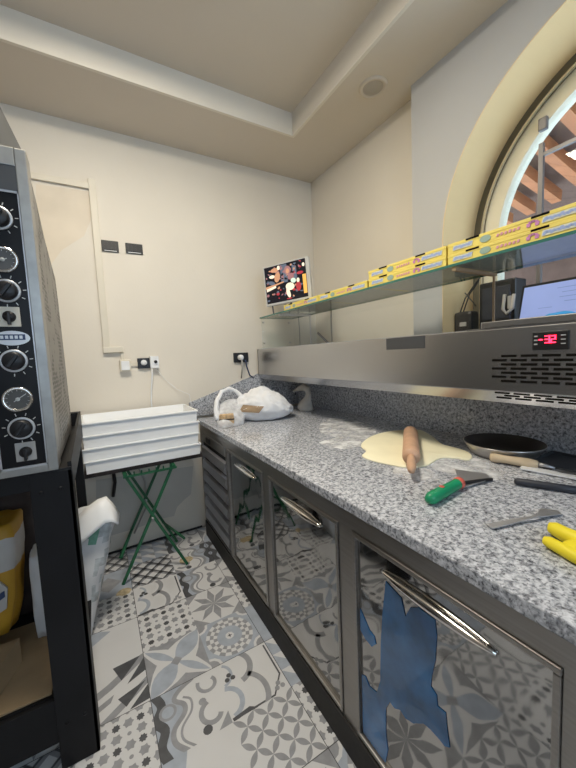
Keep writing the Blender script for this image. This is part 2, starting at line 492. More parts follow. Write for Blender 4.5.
MAP = {(0, 0): pC, (0, 1): pA, (1, 1): pB, (1, 0): pD, (0, 2): pF, (1, 2): pE, (0, 3): pH, (1, 3): lambda: pE(True), (0, 4): pJ, (1, 4): pE,
       (-1, 0): lambda: pI(0), (-1, 1): lambda: pI(1), (-1, -1): pA, (0, -1): pE, (1, -1): pF, (0, -2): pW, (1, -2): pG, (2, -1): pJ, (2, -2): pA, (2, 0): pK, (2, 1): pA, (-1, 2): pA, (-1, 3): pK, (-2, 0): pB, (-2, 1): pC, (2, 2): pB, (2, 3): pE, (-1, -2): pD, (0, -3): pC, (1, -3): pB, (-1, -3): pG, (2, -3): pD}
ALL = [pA, pB, pC, pD, pE, pF, pG, pH, pJ, pK]
fb = MB()
for i in range(-6, 8):
    for j in range(-15, 5):
        fn = MAP.get((i, j)) or random.choice(ALL)
        x0 = PX0+i*GX; y0 = PY0+j*GX
        if x0 > SX: continue
        for poly, c, l in fn():
            q = clip(poly)
            if q:
                fb.mat(c); fb.face([(x0+u*GX, y0+v*GX, -.0008+l*.0002) for u, v in q])
fb.mat('grout')
for i in range(-6, 9, 2): fb.face([(PX0+i*GX-.0013, FY, .0003), (PX0+i*GX+.0013, FY, .0003), (PX0+i*GX+.0013, BACK, .0003), (PX0+i*GX-.0013, BACK, .0003)])
for j in range(-14, 6, 2): fb.face([(LX, PY0+j*GX-.0013, .0003), (RX, PY0+j*GX-.0013, .0003), (RX, PY0+j*GX+.0013, .0003), (LX, PY0+j*GX+.0013, .0003)])
fb.mat('tw'); fb.face([(LX, FY, -.0012), (RX, FY, -.0012), (RX, BACK, -.0012), (LX, BACK, -.0012)])
# two rusty stains under the stand's feet
fb.mat('rust')
for c, r in (((.035, 2.27), .045), ((.45, 2.39), .05)):
    fb.face([(c[0]+r*(1+.35*noise.noise((k*1.7, c[0]*9, 0)))*math.cos(2*PI*k/14), c[1]+r*.8*(1+.35*noise.noise((k*2.1, 3, c[0]*9)))*math.sin(2*PI*k/14), .0004) for k in range(14)])
for f in fb.bm.faces:
    f.normal_update()
    if f.normal.z < 0: f.normal_flip()
o = fb.build('floor', 'tw', recalc=False); o['kind'] = 'structure'

# ---- walls
w = MB().mat('wall'); w.box((LX-.1, BACK, 0), (RX+.1, BACK+.12, CZ+.3))
w.mat('lowpaint')       # beige lower panel left bare, ragged white repaint edge at its right
lp = [at(96, 480, 1, BACK), at(193, 466, 1, BACK), at(191, 494, 1, BACK), at(184, 500, 1, BACK), at(177, 507, 1, BACK), at(174, 516, 1, BACK), at(160, 519, 1, BACK), at(140, 527, 1, BACK), at(96, 540, 1, BACK)]
w.face([(p.x, BACK-.001, p.z) for p in lp])
w.mat('patch')          # peach filler patch beside the oven
pp = [at(36, 184, 1, BACK), at(91, 192, 1, BACK), at(93, 215, 1, BACK), at(84, 236, 1, BACK), at(62, 250, 1, BACK), at(50, 266, 1, BACK), at(36, 262, 1, BACK)]
w.face([(p.x, BACK-.001, p.z) for p in pp])
struct(w, 'wall_back', 'wall')
struct(bx((LX-.12, FY, 0), (LX, BACK, CZ+.3)), 'wall_left', 'darkwall')
struct(bx((RX, SY, 0), (RX+.12, BACK, CZ+.3)), 'wall_right_far', 'wall')
# window wall with the arched opening
AC = (.45, 2.08); AR = .865; SILL = 1.47; WX1 = 2.32
w = MB().mat('wallshade')
def quad(y0, z0, y1, z1): w.box((SX, y0, z0), (WX1, y1, z1))
quad(FY, 0, AC[0]-AR, CZ+.3); quad(AC[0]+AR, 0, SY, CZ+.3); quad(AC[0]-AR, 0, AC[0]+AR, SILL)
N = 40
ap = [(AC[0]-AR*math.cos(PI*k/N), AC[1]+AR*math.sin(PI*k/N)) for k in range(N+1)]
for k in range(N):
    (y0, z0), (y1, z1) = ap[k], ap[k+1]
    w.prism([(SX, y0, z0), (SX, y1, z1), (SX, y1, CZ+.3), (SX, y0, CZ+.3)], (WX1-SX, 0, 0))
struct(w, 'wall_right', 'wallshade')
# cream painted lining of the arch
w = MB().mat('reveal')
prof = [(AC[0]-AR, SILL)]+ap+[(AC[0]+AR, SILL)]
inn = [(AC[0]-AR+.004, SILL+.004)]+[(AC[0]-(AR-.004)*math.cos(PI*k/N), AC[1]+(AR-.004)*math.sin(PI*k/N)) for k in range(N+1)]+[(AC[0]+AR-.004, SILL+.004)]
for k in range(len(prof)-1):
    w.prism([(SX-.001, *prof[k]), (SX-.001, *prof[k+1]), (SX-.001, *inn[k+1]), (SX-.001, *inn[k])], (WX1-SX, 0, 0))
w.box((SX-.001, AC[0]-AR, SILL), (WX1, AC[0]+AR, SILL+.004))
struct(w, 'trim_1', 'reveal')
# ceiling with recessed tray
w = MB().mat('ceil')
CVX = 1.432; CVY = 2.27; CVX0 = -1.1; CVY0 = -1.9
w.box((CVX+.02, FY, CZ), (RX+.1, BACK, CZ+.02)); w.box((LX, CVY+.02, CZ), (CVX+.02, BACK, CZ+.02)); w.box((LX, FY, CZ), (CVX0-.02, CVY+.02, CZ+.02)); w.box((CVX0-.02, FY, CZ), (CVX+.02, CVY0-.02, CZ+.02))
w.box((LX, FY, CT), (RX+.1, BACK, CT+.03))
w.mat('wall')
w.box((CVX0, CVY, CZ), (CVX+.02, CVY+.02, CT)); w.box((CVX, CVY0, CZ), (CVX+.02, CVY, CT)); w.box((CVX0-.02, CVY0, CZ), (CVX0, CVY, CT)); w.box((CVX0, CVY0-.02, CZ), (CVX, CVY0, CT))
struct(w, 'ceiling', 'ceil')
struct(bx((LX, BACK-.012, 0), (.68, BACK, .012)).mat('black'), 'baseboard_back', 'plinth')

w = MB().mat('wall')
w.box((LX-.1, FY-.12, 0), (RX+.1, FY, 1.25)); w.box((LX-.1, FY-.12, 2.85), (RX+.1, FY, CZ+.3)); w.box((LX-.1, FY-.12, 1.25), (-.7, FY, 2.85)); w.box((1.8, FY-.12, 1.25), (RX+.1, FY, 2.85))
struct(w, 'wall_front_added', 'wall')  # unseen wall added to cut light, its high opening shaped for daylight
# ---- arched window
def ring(mb, x0, x1, r0, r1, n=40, legs=True):
    def pts(r): return [(AC[0]-r, SILL+.004)]*legs+[(AC[0]-r*math.cos(PI*k/n), AC[1]+r*math.sin(PI*k/n)) for k in range(n+1)]+[(AC[0]+r, SILL+.004)]*legs
    A = pts(r0); B = pts(r1)
    for k in range(len(A)-1): mb.prism([(x0, *A[k]), (x0, *A[k+1]), (x0, *B[k+1]), (x0, *B[k])], (x1-x0, 0, 0))
    return mb
win = bpy.data.objects.new('window_1', None); COL.objects.link(win); win.location = (2.2, AC[0], SILL); win['kind'] = 'structure'
ring(MB(), 2.17, 2.27, .805, .861).build('seal', 'seal', win)
ring(MB(), 2.155, 2.17, .800, .812).build('trim_strip', 'chrome', win)
ring(MB(), 2.18, 2.26, .715, .802).build('window_frame', 'wframe', win)
ring(MB(), 2.215, 2.222, .0, .718).build('pane', 'glassc', win)
b = at(543, 124, 0, 2.16)
bx((2.15, b.y-.02, b.z-.032), (2.178, b.y+.02, b.z+.032), .006).build('bracket', 'rodm', win)
r0 = at(541, 143, 0, 2.18); MB().bar((2.19, r0.y, SILL+.01), (2.19, r0.y, r0.z), .022, .022).build('mullion', 'rodm', win)
r1 = at(545, 153, 0, 2.18); MB().bar((2.19, r0.y, r1.z), (2.19, -.15, r1.z), .018, .018).build('crossbar', 'rodm', win)
# canopy outside
for k in range(9):
    y = .35+k*.24
    mb = MB().bar((2.42, y, 3.02), (3.6+.12*k*.5, y, 2.86-.008*k), .075, .10)
    tag(mb.build('canopy_rafter', 'raft'), 'terracotta wooden rafter under the canopy outside the arched window', 'rafter', 'canopy rafters outside')
r = MB().prism([(2.36, -1.5, 3.10), (6.0, -1.5, 2.72), (6.0, -1.5, 2.75), (2.36, -1.5, 3.13)], (0, 5, 0))
r.box((4.9, -1.5, 1.2), (5.0, 3.5, 2.9))
tag(r.build('canopy_roof', 'roofb'), 'dark brown boarded canopy roof seen through the arched window', 'roof')

# ---- ceiling fittings
c = at(373, 87, 2, CZ)
t = thing('ceiling_vent', (c.x, c.y, CZ), 'round flush white grille in the ceiling near the window wall', 'vent')
MB().lathe([(.062, -.004), (.068, -.012), (.082, -.012), (.088, 0), (.088, .001)], (c.x, c.y, CZ)).build('rim', 'ceil', t)
mb = MB().lathe([(0, -.006), (.063, -.006)], (c.x, c.y, CZ)); 
for rr in (.015, .03, .045, .058): mb.lathe([(rr-.003, -.006), (rr, -.009), (rr+.003, -.006)], (c.x, c.y, CZ))
mb.build('grille', 'ventg', t)
t = thing('ceiling_lamp', (.15, 1.25, CT), 'square warm ceiling lamp in the recessed tray above the floor', 'lamp')
bx((-.15, .95, CT-.035), (.45, 1.55, CT), .005).build('lamp_frame', 'white', t)
bx((-.13, .97, CT-.04), (.43, 1.53, CT-.034)).build('diffuser', 'lamp', t)

# ================================================================== WALL FITTINGS
t = thing('cable_conduit', (.08, BACK, 1.56), 'cream cable conduit running along and down the back wall beside the oven', 'conduit')
bx((-.9, BACK-.022, 2.665), (.055, BACK-.001, 2.705), .003).build('horizontal_run', 'trimw', t)
bx((.055, BACK-.026, 1.56), (.10, BACK, 2.735), .003).build('vertical_run', 'trimw', t)
bx((.052, BACK-.03, 1.52), (.185, BACK, 1.562), .004).build('elbow', 'trimw', t)
bx((.165, BACK-.018, 1.455), (.19, BACK, 1.53), .003).build('drop_run', 'trimw', t)
for i, (a, b) in enumerate((((101, 240), (119, 253)), ((125, 243), (143, 255)))):
    p = at(*a, 1, BACK); q = at(*b, 1, BACK)
    t = thing('switch_plate', ((p.x+q.x)/2, BACK, q.z), ['black switch plate on the back wall right beside the conduit', 'black switch plate on the back wall farther from the conduit'][i], 'switch', 'black switch plates on the back wall')
    bx((p.x, BACK-.012, q.z), (q.x, BACK, p.z), .004).build('plate', 'black', t)
    bx((p.x+.015, BACK-.0145, q.z+.004), (q.x-.015, BACK-.011, q.z+.008)).build('lower_strip', 'white', t)
    for k in range(3):
        xx = p.x+.018+k*(q.x-p.x-.036)/3
        bx((xx, BACK-.016, q.z+.013), (xx+(q.x-p.x-.036)/3-.003, BACK-.011, p.z-.012), .001).build('rocker', 'black', t)
p = at(119, 360, 1, BACK); q = at(131, 371, 1, BACK)
t = thing('junction_box', ((p.x+q.x)/2, BACK, q.z), 'small white junction box on the back wall at the foot of the conduit', 'junction box')
bx((p.x, BACK-.04, q.z), (q.x, BACK, p.z), .006).build('box_body', 'trimw', t)
bx((p.x+.01, BACK-.046, q.z+.01), (q.x-.01, BACK-.039, p.z-.01), .003).build('lid', 'white', t)
bx((q.x, BACK-.014, q.z+.035), (q.x+.055, BACK, q.z+.065), .002).build('stub', 'trimw', t)
t = thing('wall_socket', (.317, BACK, 1.39), 'black wall socket with a white plug right of the junction box', 'socket', 'wall sockets')
bx((.275, BACK-.02, 1.392), (.362, BACK, 1.472), .004).build('plate', 'black', t)
MB().lathe([(0, -.028), (.021, -.028), (.021, 0)], (.318, BACK-.018, 1.437), (0, 1, 0), 14).build('plug', 'white', t)
t = thing('plug_adapter', (.39, BACK, 1.39), 'white plug adapter beside the black socket with a cable dropping down', 'adapter')
bx((.362, BACK-.05, 1.39), (.425, BACK, 1.485), .006).build('adapter_body', 'white', t)
MB().lathe([(0, -.012), (.012, -.012), (.012, 0)], (.40, BACK-.05, 1.44), (0, 1, 0), 12).build('socket_face', 'black', t)
MB().tube([(.372, BACK-.04, 1.40), (.368, BACK-.035, 1.33), (.36, BACK-.02, 1.25), (.35, BACK-.02, 1.15), (.345, BACK-.02, .6)], .006).build('cable', 'white', t)
MB().tube([(.40, BACK-.03, 1.395), (.46, BACK-.02, 1.30), (.55, BACK-.015, 1.21), (.64, BACK-.05, 1.16), (.66, BACK-.05, .9)], .0018).build('thin_cable', 'white', t)
t = thing('wall_socket', (1.12, BACK, 1.40), 'black wall socket with white plug and dangling cables at left end of topping unit', 'socket', 'wall sockets')
bx((1.054, BACK-.02, 1.40), (1.19, BACK, 1.485), .004).build('plate', 'black', t)
MB().lathe([(0, -.05), (.016, -.05), (.024, -.03), (.024, 0)], (1.11, BACK-.018, 1.443), (0, 1, 0), 14).build('plug', 'white', t)
MB().tube([(1.11, BACK-.06, 1.43), (1.11, BACK-.06, 1.35), (1.10, BACK-.05, 1.26)], .006).build('cable', 'greyp', t)
MB().tube([(1.16, BACK-.02, 1.42), (1.165, BACK-.03, 1.36), (1.19, BACK-.03, 1.28), (1.22, BACK-.03, 1.26)], .006).build('cable', 'bluep', t)

# ================================================================== COUNTER
DX = .682          # door plane
CTZ = .968         # worktop height
WFX = .668         # worktop front edge
Y0, Y1 = -.35, 2.66
BSX = 1.70
t = thing('refrigerated_counter', (1.15, 1.2, 0), 'long dark steel refrigerated counter with mirror doors under the granite worktop', 'counter')
mb = MB()
mb.box((DX+.02, Y0, .125), (SX-.01, Y1, .93))
mb.build('carcass', 'frame', t)
mb = MB()
mb.box((DX, Y0, .868), (DX+.02, Y1, .93)); mb.box((DX, Y0, .12), (DX+.02, Y1, .135))
for a, b in ((Y0, -.30), (.20, .242), (.812, .885), (1.43, 1.492), (2.02, 2.06), (2.615, Y1)):
    mb.box((DX, a, .135), (DX+.02, b, .868))
mb.build('front_frame', 'frame', t)
bx((DX-.008, Y0, 0), (SX-.05, Y1-.01, .125)).build('plinth', 'plinth', t)
def door(y0, y1, film=False):
    z0, z1 = .137, .866
    d = MB()
    d.box((DX+.006, y0+.012, z0+.012), (DX+.03, y1-.012, z1-.012), .004)
    dd = d.build('door', 'mirror', t)
    f = MB()
    for a, b in (((y0, z0), (y1, z0+.014)), ((y0, z1-.014), (y1, z1)), ((y0, z0+.014), (y0+.014, z1-.014)), ((y1-.014, z0+.014), (y1, z1-.014))):
        f.box((DX-.006, a[0], a[1]), (DX+.022, b[0], b[1]), .003)
    f.build('gasket', 'frame', dd)
    yc = (y0+y1)/2; L = (y1-y0)*.59; zh = .797
    h = MB(); n = 16; pts = []; rs = []
    for k in range(n+1):
        u = -1+2*k/n
        pts.append((DX+.003-.005*(1-u**4), yc+u*L/2, zh)); rs.append(.004+.0100*(1-u*u))
    h.tube(pts, rs, 12)
    h.build('handle', 'chrome', dd)
    if film:
        z3 = lambda x, y: (340+x/2.4407, 500+y/2.4407)
        P1 = [(112, 198), (150, 240), (160, 285), (172, 262), (192, 262), (232, 292), (236, 330), (233, 392), (224, 430), (222, 455), (236, 478), (238, 503), (258, 520), (262, 560), (268, 604), (256, 600), (240, 580), (222, 560), (205, 545), (180, 545), (160, 532), (148, 512), (134, 508), (122, 492), (112, 510), (112, 570), (117, 610), (112, 680), (106, 760)]
        P2 = [(52, 760), (48, 640), (44, 560), (42, 470), (44, 415), (62, 430), (72, 455), (90, 470), (99, 440), (100, 350), (104, 280)]
        F3 = [(42, 258), (60, 290), (72, 318), (84, 334), (88, 352), (78, 358), (62, 338), (46, 312), (40, 300)]
        for poly in (P1+P2, F3):
            fm = MB()
            q = [at(*z3(*p), 0, DX+.005) for p in poly]
            pl = [(DX+.0035, min(max(v.y, y0+.02), y1-.02), max(v.z, z0+.02)) for v in q]
            cl_ = []
            for v_ in pl:
                if not cl_ or (Vector(v_)-Vector(cl_[-1])).length > .004: cl_.append(v_)
            pl = cl_
            fm.prism(pl, (.0018, 0, 0), cap=False)
            fr_ = [fm.bm.verts.new(v_) for v_ in pl]; bk_ = [fm.bm.verts.new((v_[0]+.0018, v_[1], v_[2])) for v_ in pl]
            for tri in tessellate_polygon([[Vector((v_[1], v_[2], 0)) for v_ in pl]]):
                fm.bm.faces.new([fr_[i_] for i_ in tri]); fm.bm.faces.new([bk_[i_] for i_ in tri[::-1]])
            bmesh.ops.remove_doubles(fm.bm, verts=fm.bm.verts[:], dist=.0001)
            tag(fm.build('protective_film', 'film', dd), 'torn blue film left on the door')
    return dd
door(1.494, 2.018); door(.887, 1.428); door(.243, .810, True); door(-.298, .198)
g = MB()
g.box((DX+.012, 2.062, .137), (DX+.018, 2.613, .79))
g.build('grille_back', 'plinth', t)
g = MB()
for k in range(6):
    z = .165+k*.105
    g.prism([(DX+.012, 2.065, z-.028), (DX-.014, 2.065, z+.012), (DX-.006, 2.065, z+.062), (DX+.012, 2.065, z+.072)], (0, .545, 0))
g.build('louvre_grille', 'grille', t)
bx((DX-.004, 2.065, .80), (DX+.012, 2.61, .866), .004).build('control_strip', 'frame', t)
mb = MB().box((DX-.012, 2.38, .815), (DX, 2.47, .855), .004); mb.build('control_module', 'black', t)

wt = MB().mat('granite'); wt.box((WFX, Y0-.02, CTZ-.035), (SX-.005, Y1+.01, CTZ), .004)
tag(wt.build('granite_worktop', 'granite'), 'speckled grey granite worktop lying on the refrigerated counter', 'worktop')
tag(bx((BSX, Y0, CTZ), (BSX+.03, BACK-.025, 1.236)).build('granite_backsplash', 'granite'), 'speckled granite backsplash standing along the rear of the worktop below the topping unit', 'backsplash')
up = MB().prism([(.64, BACK-.022, .968), (BSX, BACK-.022, .968), (BSX, BACK-.022, 1.30), (1.31, BACK-.022, 1.297), (.64, BACK-.022, 1.087)], (0, .02, 0))
tag(up.build('granite_upstand', 'granite'), 'sloping-topped granite upstand against the back wall behind the plastic bag', 'upstand')

# ================================================================== TOPPING UNIT
UX0, UX1 = 1.27, 1.755; UY0, UY1 = -.2, 2.755; UZ0, UZ1 = 1.238, 1.51
t = thing('topping_unit', (1.5, 1.3, UZ0), 'long brushed steel refrigerated topping unit with a glass shelf above the worktop', 'topping unit')
HY = .795     # compressor housing from here to the near end
mb = MB()
mb.box((UX0, UY0, 1.282), (UX0+.012, UY1, UZ1), .003)
mb.build('front_panel', 'steel', t)
mb = MB().prism([(UX0, UY0, 1.282), (UX0+.012, UY0, 1.282), (UX0+.05, UY0, UZ0), (UX0+.028, UY0, UZ0)], (0, UY1-UY0, 0)); mb.build('front_lip', 'steel', t)
mb = MB().box((UX0+.05, UY0, UZ0), (UX1, UY1, UZ0+.02)); mb.box((UX1-.012, UY0, UZ0), (UX1, UY1, UZ1)); mb.box((UX0, UY1-.012, UZ0+.04), (UX1, UY1, UZ1)); mb.box((UX0, UY0, UZ0), (UX1, UY0+.012, UZ1))
mb.box((UX0+.012, HY, UZ1-.012), (UX0+.05, UY1, UZ1)); mb.box((UX1-.05, HY, UZ1-.012), (UX1-.012, UY1, UZ1))
mb.build('body', 'steeld', t)
mb = MB().box((UX0-.004, UY0, UZ1+.004), (UX1, HY-.06, UZ1+.028), .003); mb.box((UX0+.004, UY0, UZ1-.002), (UX1-.002, HY, UZ1+.006))
mb.build('housing_cover', 'steel', t)
mb = MB()
for r in range(7):
    z = 1.411-r*.0150
    off = .0 if r % 2 else .032
    for k in range(16):
        y1 = .694-k*.064-off
        if y1-.05 < UY0+.03: continue
        mb.box((UX0-.0012, y1-.050, z-.0042), (UX0+.004, y1, z+.0042))
mb.build('vent_slots', 'slot', t)
mb = MB()
for r in range(3):
    z = 1.2765-r*.0095
    xx = UX0+.028*(1.282-z)/.044
    for k in range(15):
        y1 = .684-k*.064-(.03 if r % 2 else 0)
        mb.box((xx-.003, y1-.05, z-.0026), (xx+.004, y1, z+.0026))
mb.build('lip_slots', 'slot', t)
ds = bx((UX0-.006, .463, 1.428), (UX0+.002, .562, 1.488), .003).build('display', 'black', t)
p = at(533, 333, 0, UX0-.006); 
def seg7(mb, y, z, w, h, segs):
    th = .0032
    S = {'a': ((0, h), (w, h)), 'g': ((0, h/2), (w, h/2)), 'd': ((0, 0), (w, 0)), 'f': ((0, h/2), (0, h)), 'b': ((w, h/2), (w, h)), 'e': ((0, 0), (0, h/2)), 'c': ((w, 0), (w, h/2))}
    for s in segs:
        (a, b), (c, d) = S[s]
        mb.box((UX0-.0085, y-max(a, c)-th/2, z+min(b, d)-th/2), (UX0-.006, y-min(a, c)+th/2, z+max(b, d)+th/2))
mb = MB(); seg7(mb, .524, 1.452, .011, .021, 'abgcd'); seg7(mb, .508, 1.452, .011, .021, 'abged'); mb.box((UX0-.0085, .5105, 1.450), (UX0-.006, .5135, 1.453))
mb.build('digits', 'led', ds)
for zz in (1.450, 1.463, 1.476):
    bx((UX0-.0075, .546, zz-.004), (UX0-.006, .556, zz)).build('key_mark', 'badge', ds)
    bx((UX0-.0075, .470, zz-.004), (UX0-.006, .482, zz-.001)).build('key_mark', 'badge', ds)
bx((UX0-.0075, .532, 1.460), (UX0-.006, .542, 1.464)).build('led_mark', 'led', ds)
bx((UX0-.002, .985, 1.452), (UX0+.001, 1.21, 1.508), .0005).build('dark_patch', 'graytray', t)  # plain dark grey rectangle on the steel front
# glass superstructure
GZ = 1.772; GX1 = 1.60; GY1 = 2.67
gl = MB().mat('glassg'); gl.box((UX0, UY0, GZ), (GX1, GY1, GZ+.010))
gs = gl.build('glass_shelf', 'glassg', t)
mb = MB(); mb.box((UX0-.0015, UY0, GZ), (UX0, GY1, GZ+.0105)); mb.box((GX1, UY0, GZ), (GX1+.0015, GY1, GZ+.0105)); mb.box((UX0, GY1, GZ), (GX1, GY1+.0015, GZ+.0105)); mb.build('glass_edge', 'edgeg', gs)
bx((UX0+.01, GY1-.012, UZ1), (GX1-.01, GY1-.004, GZ-.001)).build('glass_end_panel', 'glassc', t)
bx((GX1-.012, HY, UZ1), (GX1-.004, GY1-.02, GZ-.001)).build('glass_rear_panel', 'glassc', t)
for yy in (.86, 2.35):
    mb = MB().box((GX1-.022, yy-.004, UZ1-.01), (GX1-.014, yy+.004, GZ-.012)); mb.box((UX0+.02, yy-.009, GZ-.012), (GX1-.01, yy+.009, GZ)); mb.build('shelf_bracket', 'brown' if yy < 1 else 'steelplain', t)
mb = MB()
for yy, zz in ((GY1-.05, 1.56), (GY1-.05, 1.74)):
    for xx in (UX0+.03, GX1-.04): MB().lathe([(0, -.006), (.008, -.006), (.008, .006), (0, .006)], (xx, GY1-.008, zz), (0, 1, 0), 10).build('glass_clamp', 'steelplain', t)
# food pans dropped in the unit's top opening
PANL = ['steel food pan at the far end of the topping unit', 'steel food pan second from the far end of the topping unit', 'steel food pan third from the far end of the topping unit', 'steel food pan in the middle of the topping unit', 'steel food pan second from the control housing', 'steel food pan next to the control housing']
pw = (UY1-.02-HY-.01)/6
for k in range(6):
    ya = UY1-.02-(k+1)*pw+.004; yb = UY1-.02-k*pw-.004
    mb = MB(); zt = UZ1+.004; x0, x1 = UX0+.022, UX1-.03
    mb.box((x0, ya, UZ1), (x0+.02, yb, zt)); mb.box((x1-.02, ya, UZ1), (x1, yb, zt)); mb.box((x0+.02, ya, UZ1), (x1-.02, ya+.012, zt)); mb.box((x0+.02, yb-.012, UZ1), (x1-.02, yb, zt))
    for a, b in (((x0+.05, ya+.012, 1.40), (x0+.053, yb-.012, UZ1)), ((x1-.053, ya+.012, 1.40), (x1-.05, yb-.012, UZ1)), ((x0+.05, ya+.012, 1.40), (x1-.05, ya+.015, UZ1)), ((x0+.05, yb-.015, 1.40), (x1-.05, yb-.012, UZ1)), ((x0+.05, ya+.012, 1.397), (x1-.05, yb-.012, 1.40))): mb.box(a, b)
    mb.box((x0+.02, ya+.012, UZ1), (x0+.05, yb-.012, zt)); mb.box((x1-.05, ya+.012, UZ1), (x1-.02, yb-.012, zt))
    tag(mb.build('food_pan', 'steelplain'), PANL[k], 'pan', 'food pans in the topping unit')
t = thing('serving_spoon', (1.36, 1.72, 1.42), 'dark spoon handle sticking up out of the topping unit', 'spoon')
a = at(318, 333, 0, 1.34); b = at(331, 346, 0, 1.34); d = (b-a)
MB().tube([a, a+d*1.0, a+d*1.9], [.008, .007, .006], 8).build('handle', 'graytray', t)
MB().lathe([(0, -.012), (.018, -.008), (.025, 0), (.02, .003), (0, -.006)], a+d*1.95, (0, 0, 1), 12).build('bowl', 'steelplain', t)
# blue cloth lying on the housing
cl = MB(); p = at(550, 315, 0, UX0+.03)
bm = bmesh.new(); bmesh.ops.create_uvsphere(bm, u_segments=16, v_segments=8, radius=1)
for v in bm.verts:
    n_ = noise.noise(v.co*2.1)
    v.co = Vector((UX0+.045+v.co.x*.04, .505+v.co.y*.042, UZ1+.0285+max(0, v.co.z)*.011*(1+.5*n_)))
cl.merge(bm, None, True); tag(cl.build('cloth', 'bluec'), 'crumpled bright blue cloth lying on the steel housing by the display', 'cloth')

# pizza boxes on the shelf
def pizza_box(y0, y1, z0, label, group, scale_print=True):
    h = .041; x0 = UX0+.008; x1 = x0+.32
    t = thing('pizza_box', ((x0+x1)/2, (y0+y1)/2, z0), label, 'box', group)
    y0 += .002; y1 -= .002; L = y1-y0
    mb = MB().mat('yellow'); mb.box((x0, y0, z0), (x1, y1, z0+h-.004), .002)
    mb.mat('boxbot'); mb.face([(x0+.006, y0+.006, z0-.0002), (x1-.006, y0+.006, z0-.0002), (x1-.006, y1-.006, z0-.0002), (x0+.006, y1-.006, z0-.0002)]); mb.build('tray', 'yellow', t)
    mb = MB().box((x0-.0015, y0-.001, z0+h-.012), (x1+.001, y1+.001, z0+h), .0015); mb.build('lid', 'yellow', t)
    mb = MB().mat('slot')
    X = x0-.0022
    def P(u, v): return (X, y1-u*L, z0+v*h)
    def quad4(c, u0, v0, u1, v1, sk=0):
        mb.mat(c); mb.prism([P(u0, v0), P(u1, v0), P(u1+sk, v1), P(u0+sk, v1)], (.0006, 0, 0))
    for u in (.17, .665): quad4('slot', u, .82, u+.115, .99)
    for u0, n, u1 in ((.06, 5, .22), (.745, 9, .955)):
        st = (u1-u0)/n
        quad4('bhalo', u0-.012, .24, u1+.005, .68, .008)
        mb.mat('bblue')
        for k in range(n):
            uc = u0+(k+.5)*st; hh = (.17, .11, .15, .10)[k % 4]; vc = .46+.03*math.sin(k*2.1)
            mb.prism([(X-.0006, y1-(uc+.62*st*math.cos(2*PI*i/10)+.02*math.sin(2*PI*i/10)*hh*3)*L, z0+(vc+hh*math.sin(2*PI*i/10))*h) for i in range(10)], (.0006, 0, 0))
    mb.mat('bteal'); mb.prism([P(.335+.045*math.cos(2*PI*k/14), .46+.30*math.sin(2*PI*k/14)) for k in range(14)], (.0006, 0, 0))
    for k in range(6): quad4('bpink', .42+k*.03, .30+.02*(k % 2), .438+k*.03, .52+.03*(k % 2), .006)
    for k in range(7):
        a = rad(200-k*38); quad4('bviol', .665+.03*math.cos(a), .40+.22*math.sin(a)-.07, .69+.03*math.cos(a), .40+.22*math.sin(a)+.07)
    mb.build('print', 'slot', t)
    return t
zs = GZ+.0108
G = 'yellow pizza boxes on the glass shelf'
pizza_box(.425, .88, zs, 'yellow pizza box nearest the camera on the shelf, lower of its stack', G)
pizza_box(.425, .88, zs+.0415, 'yellow pizza box nearest the camera on the shelf, on top of its stack', G)
pizza_box(.885, 1.336, zs, 'yellow pizza box left of the nearest stack, lower of its pair', G)
pizza_box(.885, 1.336, zs+.0415, 'yellow pizza box left of the nearest stack, upper of its pair', G)
pizza_box(1.345, 1.795, zs, 'single yellow pizza box lying flat just left of the stacked pairs', G)
pizza_box(1.80, 2.25, zs, 'single yellow pizza box farthest along the shelf under the small screen', G)

# small TV standing on the shelf's far end
P0 = at(266, 308, 1, 2.52)
th = rad(58); n3 = Vector((math.sin(th), math.cos(th), 0))
def onp(px, py):
    r = ray(px, py); return CAM+r*((P0-CAM).dot(n3)/r.dot(n3))
TL, TR, BL, BR = onp(263.3, 266.7), onp(309, 256.5), P0, onp(311, 297)
rv = ((TR-TL)+(BR-BL)); uv = ((TL-BL)+(TR-BR)); Wd = rv.length/2; Hd = uv.length/2; rv.normalize(); uv = (uv-rv*uv.dot(rv)).normalized(); nv = rv.cross(uv)
if nv.dot(CAM-P0) < 0: nv = -nv
TC = (TL+TR+BL+BR)/4
TM = Matrix((( rv.x, uv.x, nv.x, TC.x), (rv.y, uv.y, nv.y, TC.y), (rv.z, uv.z, nv.z, TC.z), (0, 0, 0, 1)))
t = thing('television', (TC.x, TC.y, GZ+.011), 'small flat screen with white frame standing on the far end of the glass shelf', 'television')
mb = MB(); mb.box((-Wd/2, -Hd/2, -.03), (Wd/2, Hd/2, 0), .004, TM); mb.build('casing', 'silver', t)
mb = MB(); x0, x1, y0, y1 = -Wd/2+.012, Wd/2-.028, -Hd/2+.018, Hd/2-.010
def sq(c, u0, v0, u1, v1, lay, pts=None):
    mb.mat(c); q = pts or [(u0, v0), (u1, v0), (u1, v1), (u0, v1)]
    mb.face([TM @ Vector((x0+u*(x1-x0), y0+v*(y1-y0), .001+lay*.0003)) for u, v in q])
def el(c, u, v, a, b, lay, n=12, ph=0):
    sq(c, 0, 0, 0, 0, lay, [(u+a*math.cos(2*PI*k/n)*math.cos(ph)-b*math.sin(2*PI*k/n)*math.sin(ph), v+a*math.cos(2*PI*k/n)*math.sin(ph)+b*math.sin(2*PI*k/n)*math.cos(ph)) for k in range(n)])
sq('t1', 0, 0, 1, 1, 0); sq('t8', .40, .5, .56, .98, 1); sq('t8', .68, .55, .78, .95, 1)
rt = random.Random(5)
